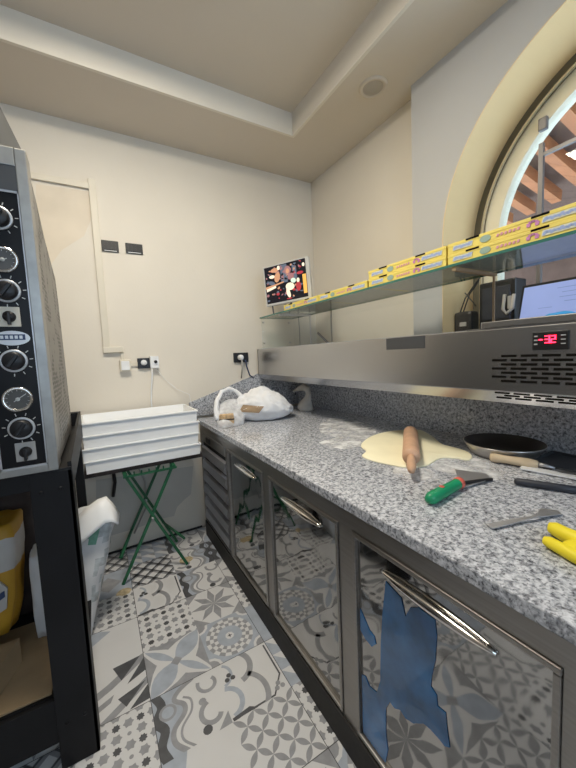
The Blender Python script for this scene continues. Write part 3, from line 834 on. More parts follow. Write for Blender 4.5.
for k in range(110):
    el(rt.choice(['t3', 't8', 't2', 't1', 't8', 't3', 't6', 't1']), .04+.86*rt.random(), (.53+.43*rt.random()) if k % 3 else (.06+.36*rt.random()), .012+.03*rt.random(), .012+.035*rt.random(), 1.2+k*.006, 9, rt.random()*3)
el('t2', .26, .88, .10, .06, 2); el('t4', .36, .92, .035, .06, 3); el('t2', .31, .68, .07, .14, 2, ph=-.2); el('t4', .18, .72, .07, .045, 3); el('t8', .16, .55, .09, .05, 2, ph=-.5)
el('t3', .57, .80, .08, .12, 2); el('t3', .64, .62, .08, .09, 2); el('t2', .57, .78, .04, .07, 3); el('t8', .74, .60, .05, .07, 2)
sq('t2', 0, .44, .46, .50, 2, [(0, .40), (.46, .50), (.46, .535), (0, .47)]); sq('t4', 0, 0, 0, 0, 3, [(.02, .33), (.26, .40), (.26, .46), (.02, .41)])
el('t5', .69, .50, .06, .07, 4, ph=.6); el('t4', .60, .36, .10, .11, 3, ph=.9); el('t4', .55, .19, .045, .13, 3, ph=.2); el('t4', .80, .48, .035, .06, 3)
el('t6', .80, .32, .06, .13, 2); el('t6', .86, .66, .08, .04, 2); sq('t7', .91, .10, .99, .60, 2); el('t4', .95, .85, .03, .05, 2); sq('t6', .5, .03, .62, .06, 1)
for f in mb.bm.faces:
    f.normal_update()
    if f.normal.dot(nv) < 0: f.normal_flip()
mb.build('screen', 't1', t, recalc=False)
f0 = at(271.5, 314.5, 2, GZ+.0115)
pb = TM @ Vector((-Wd/2+.05, -Hd/2+.003, -.012)); fx = Vector((pb.x+.02, pb.y+.02, GZ+.0165))
mb = MB().tube([pb, Vector((pb.x+.004, pb.y-.005, GZ+.03)), Vector((pb.x+.002, pb.y-.012, GZ+.0175))], .0065, 8); mb.build('foot', 'graytray', t)
pb = TM @ Vector((-Wd/2+.22, -Hd/2+.003, -.02))
MB().tube([pb, Vector((pb.x+.02, pb.y+.05, GZ+.05)), Vector((pb.x+.02, pb.y+.075, GZ+.0175))], .0065, 8).build('foot', 'graytray', t)
mb = MB()
pb = TM @ Vector((-Wd/2+.05, -Hd/2+.06, -.03))
mb.tube([pb, Vector((1.62, 2.60, 1.85)), Vector((1.63, 2.60, 1.70)), Vector((1.63, 2.60, 1.53))], .005, 8)
mb.build('cable', 'greyp', t)
tag(MB().tube([Vector((1.63, 2.12, GZ+.03)), Vector((1.632, 2.13, 1.70)), Vector((1.628, 2.12, 1.52))], .006, 8).build('power_cable', 'greyp'), 'grey power cable hanging behind the glass at the far half of the shelf', 'cable')

# ---- equipment on the window sill behind the unit
SZ = SILL+.004
t = thing('monitor', (2.02, .6, SZ), 'lit blue computer screen with black bezel on the window sill behind the topping unit', 'monitor')
pl = [(512, 333), (524, 288), (590, 276.5), (600, 322)]
q = [at(*p, 0, 1.99) for p in pl]
rz = Vector((0, -1, 0))
tilt = .05
y1 = q[1].y; y0 = .18; z0 = 1.55; z1 = at(524, 287, 0, 1.99).z
sl = at(512, 325, 0, 1.99).y - y1
mb = MB().prism([(1.99, y1+.03, z0), (1.99, y0, z0), (1.99, y0, z1+.006), (1.99, y1+.006, z1+.006)], (.03, 0, 0)); mb.build('casing', 'black', t)
mb = MB().mat('scr'); mb.face([(1.9895, y1+.022, z0+.012), (1.9895, y0+.01, z0+.012), (1.9895, y0+.01, z1-.006), (1.9895, y1-.003, z1-.006)])
mb.mat('scrt')
for k, (ya, yb) in enumerate(((.78, .70), (.76, .69), (.77, .68), (.75, .70), (.86, .80))):
    zz = z1-.035-k*.022; mb.face([(1.989, ya, zz), (1.989, yb, zz), (1.989, yb, zz+.003), (1.989, ya, zz+.003)])
for f in mb.bm.faces:
    f.normal_update()
    if f.normal.x > 0: f.normal_flip()
mb.build('screen', 'scr', t, recalc=False)
mb = MB().box((2.0, .48, SZ), (2.03, .60, z0+.03)); mb.box((1.93, .38, SZ), (2.10, .70, SZ+.012), .003); mb.build('stand', 'black', t)
t = thing('device_box', (2.06, 1.07, SZ), 'black upright box-shaped device on the sill left of the lit monitor', 'device')
bx((2.0, .975, SZ), (2.12, 1.172, 1.815), .01).build('case', 'black', t)
bx((1.994, 1.0, 1.60), (2.002, 1.15, 1.78), .003).build('front_cover', 'navy', t)
c0 = at(508, 303, 0, 1.96)
t = thing('cable_clip', (1.97, c0.y, c0.z), 'small pale looped clip on the front of the black device', 'clip')
MB().tube([(1.975, c0.y+.025, c0.z+.05), (1.965, c0.y+.028, c0.z-.03), (1.965, c0.y+.01, c0.z-.055), (1.965, c0.y-.02, c0.z-.03), (1.975, c0.y-.022, c0.z+.045)], .009, 8).build('loop', 'greyp', t)
bx((1.975, c0.y-.01, c0.z-.03), (1.99, c0.y+.012, c0.z+.04), .004).build('clip_plate', 'greyp', t)
t = thing('router', (2.02, 1.29, SZ), 'black rounded device on the sill at the far jamb of the arched window', 'device')
mb = MB().box((1.96, 1.195, SZ), (2.05, 1.308, 1.665), .02); mb.build('case', 'black', t)
bx((1.955, 1.225, 1.575), (1.962, 1.265, 1.60)).build('sticker', 'greyp', t)
mb = MB()
mb.tube([(2.0, 1.29, 1.665), (2.02, 1.27, 1.75), (2.04, 1.22, 1.83), (2.04, 1.19, 1.86)], .004, 6)
mb.tube([(2.0, 1.27, 1.665), (2.03, 1.25, 1.77), (2.05, 1.20, 1.85)], .004, 6)
mb.tube([(2.0, 1.26, 1.78), (2.0, 1.22, 1.73), (2.0, 1.19, 1.69)], .003, 6)
mb.build('cable', 'black', t)
t = None

# ================================================================== THINGS ON THE WORKTOP
Z = CTZ
# dough sheet
def blob(outline, z0, h, mat, name, seed=0, rows=4):
    c = sum((Vector(p) for p in outline), Vector((0, 0)))/len(outline)
    mb = MB(); n = len(outline); rings = []
    for k, (s, zz) in enumerate(((1.0, 0), (1.0, h*.55), (.975, h), (.6, h*1.02), (.25, h))):
        rings.append([mb.bm.verts.new((c.x+(p[0]-c.x)*s, c.y+(p[1]-c.y)*s, z0+zz)) for p in outline])
    for A, B in zip(rings, rings[1:]):
        for i in range(n):
            f = mb.bm.faces.new((A[i], A[(i+1) % n], B[(i+1) % n], B[i])); f.smooth = True
    mb.bm.faces.new(rings[-1]); mb.bm.faces.new(rings[0][::-1])
    return mb.build(name, mat)
def smooth_outline(pts, n=4, jit=.006, seed=1):
    out = []; N_ = len(pts)
    for i in range(N_):
        p0, p1, p2, p3 = [Vector(pts[(i+k-1) % N_]) for k in range(4)]
        for k in range(n):
            u = k/n
            v = .5*((2*p1)+(-p0+p2)*u+(2*p0-5*p1+4*p2-p3)*u*u+(-p0+3*p1-3*p2+p3)*u**3)
            j = jit*noise.noise((len(out)*.9, seed, 0))
            out.append((v.x+j, v.y+j*.7))
    return out
dpx = [(361, 446), (364, 441), (372, 436), (385, 432), (402, 430), (420, 430), (432, 436), (442, 444), (452, 447), (466, 451), (472, 456), (468, 460), (455, 458), (440, 458), (425, 466), (405, 467), (388, 464), (374, 461), (362, 456), (366, 451)]
tag(blob(smooth_outline([at(*p, 2, Z+.004)[:2] for p in dpx]), Z+.0008, .006, 'dough', 'pizza_dough'), 'flat cream-coloured sheet of pizza dough under the rolling pin', 'dough')
fl = MB()
for px in ([(320, 442), (352, 436), (362, 444), (350, 449), (330, 447)], [(436, 470), (420, 458), (440, 452), (475, 458), (500, 466), (505, 480), (470, 476)], [(330, 418), (372, 426), (366, 440), (320, 432)], [(395, 468), (425, 468), (440, 480), (400, 478)]):
    fl.face([(*p[:2], Z+.0006) for p in smooth_outline([at(*q, 2, Z)[:2] for q in px], 5, .02)])
for f in fl.bm.faces:
    f.normal_update()
    if f.normal.z < 0: f.normal_flip()
tag(fl.build('flour', 'flour', recalc=False), 'dusting of white flour on the granite around the dough', 'flour', kind='stuff')
# rolling pin lying across the dough
zc = Z+.044
a = at(410.5, 432, 2, zc); b = at(411.5, 472, 2, zc)
d = (b-a).normalized(); 
A0 = at(408, 436, 2, zc); B0 = at(412, 460, 2, zc); L = (b-a).length
t = thing('rolling_pin', ((a.x+b.x)/2, (a.y+b.y)/2, Z), 'wooden rolling pin lying across the sheet of dough', 'rolling pin')
MB().lathe([(0, 0), (.030, .002), (.035, .012), (.035, L*.70), (.031, L*.72), (0, L*.72)], a, d, 24).build('roller', 'pinw', t)
MB().lathe([(0, L*.715), (.014, L*.72), (.017, L*.80), (.018, L*.90), (.013, L*.97), (0, L)], a, d, 18).build('handle', 'pinw', t)

# green handled scraper
zz = Z+.0205
ha = at(428, 500, 2, zz); hb = at(457, 484, 2, zz); bc = at(462, 482.5, 2, zz); bl = at(492, 480, 2, Z+.012)
t = thing('dough_scraper', (ha.x, ha.y, Z), 'dough scraper with green and red handle in the middle of the worktop', 'scraper')
d = (hb-ha); L = d.length; d.normalize()
MB().lathe([(0, 0), (.013, .003), (.0195, .02), (.0195, L*.45), (.0175, L*.8), (.018, L)], ha, d, 18).build('handle', 'green', t)
e = (bc-hb); 
MB().lathe([(.018, 0), (.0200, .004), (.0200, .018), (.014, .026), (0, .026)], hb, d, 18).build('collar', 'red', t)
hm = ha+d*L*.45+Vector((0, 0, .0193)); MB().lathe([(0, .002), (.008, .0015), (.0085, 0)], hm, (0, 0, 1), 14).build('handle_badge', 'red', t)
bs = hb+d*.022
b2 = [at(464, 487, 2, Z+.010), at(492, 479.5, 2, Z+.006), at(486, 474, 2, Z+.006), at(455, 470, 2, Z+.006), at(458, 478, 2, Z+.01)]
mb = MB().prism([(p.x, p.y, Z+.007) for p in b2], (0, 0, .002)); mb.build('blade', 'steelplain', t)
mb = MB().bar(bs+Vector((0, 0, -.004)), Vector((b2[1].x, b2[1].y, Z+.007)), .008, .010); mb.build('blade_spine', 'black', t)

# small steel turner
t_a = at(489, 527, 2, Z+.004); t_b = at(540, 516, 2, Z+.010); t_c = at(553, 514, 2, Z+.004)
t = thing('steel_turner', (t_a.x, t_a.y, Z), 'small stainless steel turner lying between scraper and yellow glove', 'turner')
d = (t_b-t_a).normalized(); s = Vector((-d.y, d.x, 0))
mb = MB().prism([t_a+s*.012-d*.0, t_a-s*.012, t_a+d*(t_b-t_a).length*.55-s*.007, t_b-s*.004, t_b+s*.004, t_a+d*(t_b-t_a).length*.55+s*.007], (0, 0, .003)); mb.build('handle', 'steelplain', t)
mb = MB().prism([t_b+s*.006+d*-.005, t_b-s*.006+d*-.005, Vector((*at(562, 516, 2, Z)[:2], Z+.003)), Vector((*at(558, 512, 2, Z)[:2], Z+.003)), Vector((*at(540, 510, 2, Z)[:2], Z+.003))], (0, 0, .0025)); mb.build('blade', 'steelplain', t)

# frying pan
R1 = .158
pc = at(503, 446, 0, BSX-.005-R1); pc.z = Z
t = thing('frying_pan', (pc.x, pc.y, Z), 'round black frying pan with silver outside standing against the backsplash', 'pan')
if pc.x+R1 > BSX-.004: pc.x = BSX-.004-R1
t.location.x = pc.x
MB().lathe([(0, .001), (R1*.74, .001), (R1*.80, .006), (R1*.97, .048), (R1, .055), (R1-.003, .056)], pc, n=40).build('outer_wall', 'panout', t)
MB().lathe([(R1-.003, .056), (R1*.95, .050), (R1*.77, .008), (0, .006)], pc, n=40).build('inner_surface', 'pan', t)
MB().lathe([(0, .0068), (.013, .0068), (.015, .0062)], pc+Vector((-.03, -.015, 0)), n=16).build('red_spot', 'redp', t)
# wooden handled spatula
h0 = at(489.5, 457, 2, Z+.021); h1 = at(538.5, 464.5, 2, Z+.021); b0 = at(541, 462.5, 2, Z+.012); b1 = at(558, 468, 2, Z+.006)
t = thing('spatula', (h0.x, h0.y, Z), 'spatula with pale wooden handle lying in front of the frying pan', 'spatula')
d = (h1-h0); L = d.length; d.normalize()
MB().lathe([(0, 0), (.015, .003), (.019, .02), (.016, L*.35), (.019, L*.8), (.015, L*.97), (.011, L)], h0, d, 18).build('handle', 'palew', t)
d2 = (b1-h1)
mb = MB().tube([h1-d*.005, h1+d*.02, h1+d*.05-Vector((0, 0, .006))], [.010, .008, .005], 10); mb.build('ferrule', 'steelplain', t)
s = Vector((-d.y, d.x, 0)); e0 = h1+d*.04; e0.z = Z+.008
mb = MB().prism([e0+s*.006, e0-s*.006, e0+d*.03-s*.022, e0+d*.07-s*.024, e0+d*.07+s*.024, e0+d*.03+s*.022], (0, 0, .002)); mb.build('blade', 'steelplain', t)
# long steel-bladed knife and dark grip
k0 = at(521, 468, 2, Z+.004); k1 = at(600, 482.5, 2, Z+.004)
d = (k1-k0); L = d.length; d.normalize(); s = Vector((-d.y, d.x, 0))
mb = MB().prism([k0-s*.019, k1-s*.019, k1+s*.021, k0+s*.021], (0, 0, .006))
tag(mb.build('flat_bar', 'white'), 'flat bright pale bar lying between the wooden spatula and the dark grip', 'bar')
g0 = at(514, 481, 2, Z+.014); g1 = at(604, 494, 2, Z+.014)
d = (g1-g0); L = d.length; d.normalize()
t = thing('peel_handle', (g0.x, g0.y, Z), 'long dark rubber grip of a tool lying in front of the pale flat bar', 'tool')
MB().lathe([(0, 0), (.008, .001), (.012, .01), (.0125, L*.5), (.0125, L*.8), (0, L*.8)], g0, d, 18).build('grip', 'navy', t)
MB().lathe([(.008, L*.8), (.008, L*1.3), (0, L*1.3)], g0, d, 12).build('shaft', 'steelplain', t)
# dark tray
q = [at(540, 455, 2, Z), at(566, 446.5, 2, Z)]
t = thing('baking_tray', (1.45, .45, Z), 'flat dark grey baking tray on the worktop right of the frying pan', 'tray')
a_, b_ = q[0], q[1]
x0 = 1.47; x1 = 1.69; y1 = .665; y0 = .28
mb = MB().box((x0, y0, Z+.001), (x1, y1, Z+.005)); mb.build('base', 'graytray', t)
mb = MB()
for a, b in (((x0, y0), (x0+.006, y1)), ((x1-.006, y0), (x1, y1)), ((x0, y0), (x1, y0+.006)), ((x0, y1-.006), (x1, y1))): mb.box((*a, Z+.001), (*b, Z+.016), .001)
mb.build('rim', 'graytray', t)
# yellow rubber glove
t = thing('rubber_glove', (.98, .33, Z), 'yellow rubber glove lying at the right edge of the worktop', 'glove')
def fing(pts, rs, nm):
    return MB().tube(pts, rs, 14).build(nm, 'yglove', t)
zf = Z+.016
p = [at(x, y, 2, zf) for x, y in ((544, 540), (549, 542), (562, 549), (574, 556), (590, 564))]
o = fing(p, [.009, .013, .0145, .0145, .014], 'finger')
zf = Z+.020
p = [at(x, y, 2, zf) for x, y in ((549, 527), (555, 529), (566, 535), (578, 540), (592, 545))]
o = fing(p, [.012, .017, .0185, .019, .019], 'finger')
ph = at(596, 556, 2, Z+.018)
mb = MB(); bm = bmesh.new(); bmesh.ops.create_uvsphere(bm, u_segments=16, v_segments=10, radius=1)
for v in bm.verts: v.co = Vector((ph.x+v.co.x*.045, ph.y+v.co.y*.06, Z+.019+v.co.z*.0185))
mb.merge(bm, None, True); mb.build('palm', 'yglove', t)
# grey crumpled paper standing against the backsplash
hb_ = at(302, 409, 2, Z); hx = hb_.x
t = thing('paper_twist', (hb_.x, hb_.y, Z), 'grey crumpled twist of paper standing at the far end of the backsplash', 'paper')
def hp(px, py, dz=0): return at(px, py, 0, hx)
path = [(305.5, 409), (306, 405), (307.5, 399.5), (308.5, 394), (307.5, 389.5), (304, 387), (299, 388.7), (293.5, 391)]
rr = [.088, .074, .040, .029, .030, .032, .022, .007]
mb = MB().tube([hp(*q) for q in path], rr, 12)
for v in mb.bm.verts:
    v.co += Vector((noise.noise(v.co*28), noise.noise(v.co*28+Vector((5, 5, 5))), 0))*.006
    v.co.z = max(v.co.z, Z+.001)
    v.co.x = hx + (v.co.x-hx)*.75
o = mb.build('paper', 'rag', t)

# plastic carrier bag with packets inside
bc_ = at(256, 419, 2, Z); 
t = thing('plastic_bag', (1.1, 2.45, Z), 'white translucent plastic carrier bag slumped on the far corner of the worktop', 'bag')
cx, cy = 1.09, 2.30
mb = MB(); bm = bmesh.new(); bmesh.ops.create_icosphere(bm, subdivisions=5, radius=1)
for v in bm.verts:
    c0 = v.co.copy(); u = c0.x
    hgt = .165*(1-.45*max(0, u)**1.5)*(1-.10*max(0, -u))
    zz = c0.z
    fold = .05*abs(noise.noise(c0*2.3))+.05*noise.noise(c0*4.5+Vector((3, 1, 7)))+.03*noise.noise(c0*10)
    x = .225*c0.x*(1+fold); y = .165*c0.y*(1+fold*1.4)
    z = hgt*(.78*zz+.62)*(1+fold*1.8) if zz > -.79 else 0
    ang = rad(-20)
    v.co = Vector((cx+x*math.cos(ang)-y*math.sin(ang), cy+x*math.sin(ang)+y*math.cos(ang), Z+.0015+max(0, z)))
bvh = BVHTree.FromBMesh(bm)
mb.merge(bm, None, True)
mb.build('bag_body', 'bag', t)
# brown packet pressed against the inside of the film
def skin(px, py, off):
    r_ = ray(px, py).normalized(); h_ = bvh.ray_cast(CAM, r_)
    return h_[0]-r_*off if h_[0] is not None else None
mb = MB(); G_ = []
for j in range(6):
    row = []
    for i in range(9):
        u, v_ = i/8, j/5
        px = (239+20*u)*(1-v_)+(243+21*u)*v_; py = (411.8+1.2*u)*(1-v_)+(404.8+1.6*u)*v_
        h_ = skin(px, py, .003)
        row.append(mb.bm.verts.new(h_) if h_ is not None else None)
    G_.append(row)
for j in range(5):
    for i in range(8):
        q_ = [G_[j][i], G_[j][i+1], G_[j+1][i+1], G_[j+1][i]]
        if all(q_): f = mb.bm.faces.new(q_); f.smooth = True
tag(mb.build('brown_packet', 'brown', t, recalc=False), 'brown paper packet showing at the front of the bag')
def bp(px, py, Y): return at(px, py, 1, Y)
loop = [bp(217.5, 420, 2.24), bp(216, 410, 2.27), bp(217, 400, 2.31), bp(222, 391.5, 2.35), bp(229, 388.5, 2.37), bp(236, 391.5, 2.36), bp(242, 397, 2.33), bp(248, 402, 2.30)]
pf = []
for i in range(len(loop)-1):
    for k in range(4): pf.append(loop[i].lerp(loop[i+1], k/4))
pf.append(loop[-1])
mb = MB().tube(pf, [.022-.008*math.sin(PI*i/(len(pf)-1)) for i in range(len(pf))], 10)
for v in mb.bm.verts: v.co += Vector((noise.noise(v.co*30), noise.noise(v.co*26+Vector((2, 0, 0))), noise.noise(v.co*34)))*.006; v.co.z = max(v.co.z, Z+.001)
mb.build('loop_handle', 'bag', t)
# thin open mouth of the bag
mb = MB(); G_ = []
for i in range(11):
    u = i/10; row = []
    for j in range(6):
        v_ = j/5
        B_ = bp(217+27*u, 424.5-1.5*u, 2.20-.04*math.sin(PI*u)); T_ = bp(216+30*u, 408-14*math.sin(PI*u)*.5-4*u, 2.33)
        P_ = B_.lerp(T_, v_); P_ += Vector((noise.noise(P_*14), noise.noise(P_*12), 0))*.012
        P_.z = max(P_.z, Z+.002) if j else Z+.002
        row.append(mb.bm.verts.new(P_))
    G_.append(row)
for i in range(10):
    for j in range(5):
        f = mb.bm.faces.new((G_[i][j], G_[i+1][j], G_[i+1][j+1], G_[i][j+1])); f.smooth = True
o = mb.build('bag_mouth', 'bagthin', t); md = o.modifiers.new('thick', 'SOLIDIFY'); md.thickness = .0015
q0 = bp(227, 411, 2.22)
t2 = thing('biscuit_packet', (q0.x, q0.y, Z), 'small brown and cream biscuit packet at the mouth of the plastic bag', 'packet')
mb = MB(); 
MX = Matrix.Translation(Vector((q0.x, 2.22, Z+.002))) @ Matrix.Rotation(rad(-20), 4, 'Z')
mb.mat('biscuit'); mb.box((-.055, -.03, 0), (.045, .03, .085), .010, MX); mb.build('wrapper', 'biscuit', t2)
mb = MB().box((-.057, -.032, .045), (.047, .032, .055), .002, MX); mb.build('dark_band', 'darkw', t2)
# ================================================================== DOUGH TRAYS ON A FOLDING STAND
TX0, TX1, TY0, TY1 = -.115, .592, 2.33, 2.745
TZ = .775; TH = .079
LBL = ['white plastic dough tray at the bottom of the stack on the green stand', 'white plastic dough tray second from the bottom of the stack', 'white plastic dough tray second from the top of the stack', 'open white plastic dough tray on top of the stack']
for k in range(4):
    z0 = TZ+k*TH; h = TH-.001; th_ = .004
    sx = .004*(-1)**k
    mb = MB(); i = .007
    a, b, c, d = TX0+sx, TX1+sx, TY0, TY1
    # tapered wall, outward rim
    lo = [(a+i, c+i), (b-i, c+i), (b-i, d-i), (a+i, d-i)]; hi = [(a+.004, c+.004), (b-.004, c+.004), (b-.004, d-.004), (a+.004, d-.004)]
    li = [(a+i+th_, c+i+th_), (b-i-th_, c+i+th_), (b-i-th_, d-i-th_), (a+i+th_, d-i-th_)]; hi2 = [(a+.008, c+.008), (b-.008, c+.008), (b-.008, d-.008), (a+.008, d-.008)]
    for e in range(4):
        f_ = (e+1) % 4
        mb.face([(*lo[e], z0), (*lo[f_], z0), (*hi[f_], z0+h-.014), (*hi[e], z0+h-.014)])
        mb.face([(*li[e], z0+th_), (*li[f_], z0+th_), (*hi2[f_], z0+h), (*hi2[e], z0+h)])
    mb.face([(*q, z0) for q in lo]); mb.face([(*q, z0+th_) for q in li])
    tag_o = mb.build('dough_tray', 'tray'); tag(tag_o, LBL[k], 'tray', 'stacked dough trays')
    rm = MB()
    for A, B in (((a-.004, c-.004), (b+.004, c+.008)), ((a-.004, d-.008), (b+.004, d+.004)), ((a-.004, c), (a+.008, d)), ((b-.008, c), (b+.004, d))):
        rm.box((*A, z0+h-.010), (*B, z0+h), .002)
    rm.build('rim', 'tray', tag_o)
t = thing('wooden_board', (.24, 2.53, .74), 'dark thin wooden board between the white trays and the green stand', 'board')
bx((-.12, 2.36, .742), (.61, 2.72, .774), .002).build('plank', 'darkw', t)
t = thing('folding_stand', (.24, 2.5, 0), 'green folding metal stand with crossed legs carrying the white trays', 'stand')
ZT = .728
for yy in (2.34, 2.68):
    for (xa, xb) in ((.035, .40), (.445, .10)):
        yo = .008 if xa < .2 else -.008
        MB().bar((xa, yy+yo, 0.002), (xb, yy+yo, ZT), .018, .012, (0, 1, 0)).build('leg', 'greenm', t)
    MB().lathe([(0, -.02), (.009, -.02), (.009, .02), (0, .02)], (.243, yy, .40), (0, 1, 0), 10).build('pivot_bolt', 'steelplain', t)
for xx in (.10, .40): MB().bar((xx, 2.30, ZT+.003), (xx, 2.73, ZT+.003), .02, .02).build('top_rail', 'greenm', t)
for xx in (.04, .44): MB().bar((xx, 2.34, .03+.16), (xx-(.0 if xx > .2 else 0)+(.09 if xx < .2 else -.09), 2.68, .03+.16), .012, .012).build('brace', 'greenm', t)
for k in range(7): MB().bar((.11+k*.045, 2.325, ZT-.012), (.11+k*.045, 2.325, ZT+.014), .008, .006).build('slat_lug', 'greenm', t)
MB().bar((.09, 2.325, ZT-.012), (.42, 2.325, ZT-.012), .012, .012).build('front_rail', 'greenm', t)
tag(MB().tube([(.02, 2.73, .74), (.045, 2.74, .66), (.05, 2.75, .56), (.03, 2.76, .45)], .012, 8).build('black_hose', 'black'), 'black hose hanging by the wall behind the green stand', 'hose')
tag(MB().tube([(.20, 2.77, .70), (.26, 2.77, .5), (.25, 2.77, .3), (.15, 2.77, .12)], .007, 8).build('wall_cable', 'greyp'), 'thin grey cable hanging down the wall behind the green stand', 'cable')

# ================================================================== OVEN, STAND, HOOD
OX = -.14; OXL = -1.38; OY0 = 1.36
t = thing('pizza_oven', (-.76, 1.75, 1.115), 'steel pizza deck oven with black control panel of dials standing on the black stand', 'oven')
prof = [(1.372, 1.115), (2.09, 1.115), (2.088, 1.22), (2.072, 1.41), (2.03, 1.745), (1.985, 1.865), (1.68, 1.95), (1.50, 2.04), (1.372, 2.06)]
mb = MB().prism([(OXL, y, z) for y, z in prof], (OX-.002-OXL, 0, 0)); mb.build('body', 'ovbody', t)
mb = MB().prism([(OX-.002, y if y > 1.4 else 1.43, z) for y, z in prof], (.004, 0, 0)); mb.build('perforated_side', 'perf', t)
mb = MB().box((OX-.028, OY0-.006, 1.10), (OX+.002, OY0+.075, 2.125), .003)
for k in range(11): mb.lathe([(0, -.004), (.006, -.003), (.006, 0)], (OX-.001, OY0+.045, 1.16+k*.09), (-1, 0, 0), 8)
mb.build('corner_post', 'ovbody', t)
cp = MB().box((-.292, OY0, 1.118), (-.165, OY0+.02, 1.995), .002).build('control_panel', 'panel', t)
mb = MB()
for a, b in (((-.292, 1.118), (-.286, 1.995)), ((-.171, 1.118), (-.165, 1.995)), ((-.292, 1.118), (-.165, 1.124)), ((-.292, 1.989), (-.165, 1.995))): mb.box((a[0], OY0-.003, a[1]), (b[0], OY0+.004, b[1]))
mb.build('panel_border', 'steelplain', cp)
mb = MB().box((-.30, OY0-.004, 1.995), (-.14, OY0+.03, 2.07)); mb.build('upper_band', 'graytray', t)
mb = MB().box((-1.0, OY0-.006, 2.07), (-.168, OY0+.03, 2.125), .003); mb.build('top_strip', 'ovbody', t)
mb = MB().box((-.32, OY0-.004, 1.095), (-.14, OY0+.03, 1.118), .002); mb.build('bottom_strip', 'ovbody', t)
def ringm(mb, c, r0, r1, y0, y1, n=24):
    mb.lathe([(r0, y0), (r1, y0), (r1, y1), (r0, y1), (r0, y0)], (c[0], OY0, c[1]), (0, -1, 0), n); return mb
def knob(x, z):
    mb = MB()
    for k in range(-1, 9):
        a = rad(60-k*38) if False else rad(-60+k*33)
        mb.prism([(x+.041*math.cos(a)-.0012*math.sin(a), OY0-.001, z+.041*math.sin(a)+.0012*math.cos(a)), (x+.050*math.cos(a)-.0012*math.sin(a), OY0-.001, z+.050*math.sin(a)+.0012*math.cos(a)), (x+.050*math.cos(a)+.0012*math.sin(a), OY0-.001, z+.050*math.sin(a)-.0012*math.cos(a)), (x+.041*math.cos(a)+.0012*math.sin(a), OY0-.001, z+.041*math.sin(a)-.0012*math.cos(a))], (0, -.001, 0))
    mb.build('dial_marks', 'dialw', cp)
    k_ = MB().mat('badge'); ringm(k_, (x, z), .028, .036, 0, .006)
    k_.mat('black'); k_.lathe([(.030, 0), (.028, .022), (.024, .026), (0, .026)], (x, OY0, z), (0, -1, 0), 24)
    k_.box((x-.006, OY0-.036, z-.024), (x+.006, OY0-.02, z+.024), .003, Matrix.Translation((x, 0, z)) @ Matrix.Rotation(rad(35), 4, 'Y') @ Matrix.Translation((-x, 0, -z)))
    k_.build('knob', 'black', cp)
def gauge(x, z, ang):
    g_ = MB().mat('gface'); g_.lathe([(0, .004), (.034, .004)], (x, OY0, z), (0, -1, 0), 28)
    g_.mat('chrome'); ringm(g_, (x, z), .032, .040, 0, .010, 28)
    g_.mat('dialw'); a = rad(ang); g_.bar((x-.012*math.cos(a), OY0-.006, z-.012*math.sin(a)), (x+.026*math.cos(a), OY0-.006, z+.026*math.sin(a)), .004, .002)
    g_.lathe([(0, .008), (.006, .008), (.006, .004)], (x, OY0, z), (0, -1, 0), 12)
    for k in range(11):
        a = rad(-40+k*26); g_.bar((x+.026*math.cos(a), OY0-.0045, z+.026*math.sin(a)), (x+.031*math.cos(a), OY0-.0045, z+.031*math.sin(a)), .0016, .001)
    g_.build('gauge', 'gface', cp)
def switch(x, z, ch):
    s_ = MB().mat(ch); s_.box((x-.027, OY0-.004, z-.031), (x+.027, OY0, z+.031), .002)
    s_.mat('black'); s_.lathe([(.017, 0), (.016, .014), (0, .015)], (x, OY0-.003, z), (0, -1, 0), 20); s_.box((x-.004, OY0-.024, z-.026), (x+.004, OY0-.006, z+.012), .002)
    s_.build('rotary_switch', 'black', cp)
knob(-.224, 1.908); gauge(-.225, 1.782, 200); knob(-.224, 1.687); switch(-.224, 1.607, 'trimw'); knob(-.226, 1.468); gauge(-.227, 1.345, 35); knob(-.226, 1.25); switch(-.222, 1.172, 'greyp')
b_ = MB().mat('badge'); b_.prism([(-.224+.046*math.cos(2*PI*k/28), OY0, 1.540+.023*math.sin(2*PI*k/28)) for k in range(28)], (0, -.003, 0))
b_.mat('bluep'); b_.box((-.260, OY0-.0036, 1.534), (-.190, OY0-.0028, 1.552))
b_.mat('badge')
for k in range(5): b_.box((-.253+k*.012, OY0-.0042, 1.538), (-.245+k*.012, OY0-.0034, 1.548))
b_.build('badge', 'badge', cp)
# deck doors (left, mostly outside the picture)
for z0, z1 in ((1.18, 1.52), (1.62, 1.94)):
    d_ = bx((OXL+.08, OY0-.01, z0), (-.33, OY0+.02, z1), .006).build('deck_door', 'ovbody', t)
    MB().tube([(OXL+.2, OY0-.05, z1-.04), (-.45, OY0-.05, z1-.04)], .012).build('door_handle', 'black', d_)
    bx((OXL+.35, OY0-.013, z0+.07), (-.6, OY0-.008, z1-.09), .002).build('door_window', 'panel', d_)
# hood
hd = MB().prism([(-.148, OY0+.0, 2.127), (-.20, OY0+.0, 2.27), (-.33, OY0, 2.62), (-1.2, OY0, 2.62), (-1.36, OY0, 2.127)], (0, .07, 0))
tag(hd.build('extractor_hood', 'hood'), 'grey tapering extractor hood resting above the pizza oven', 'hood')
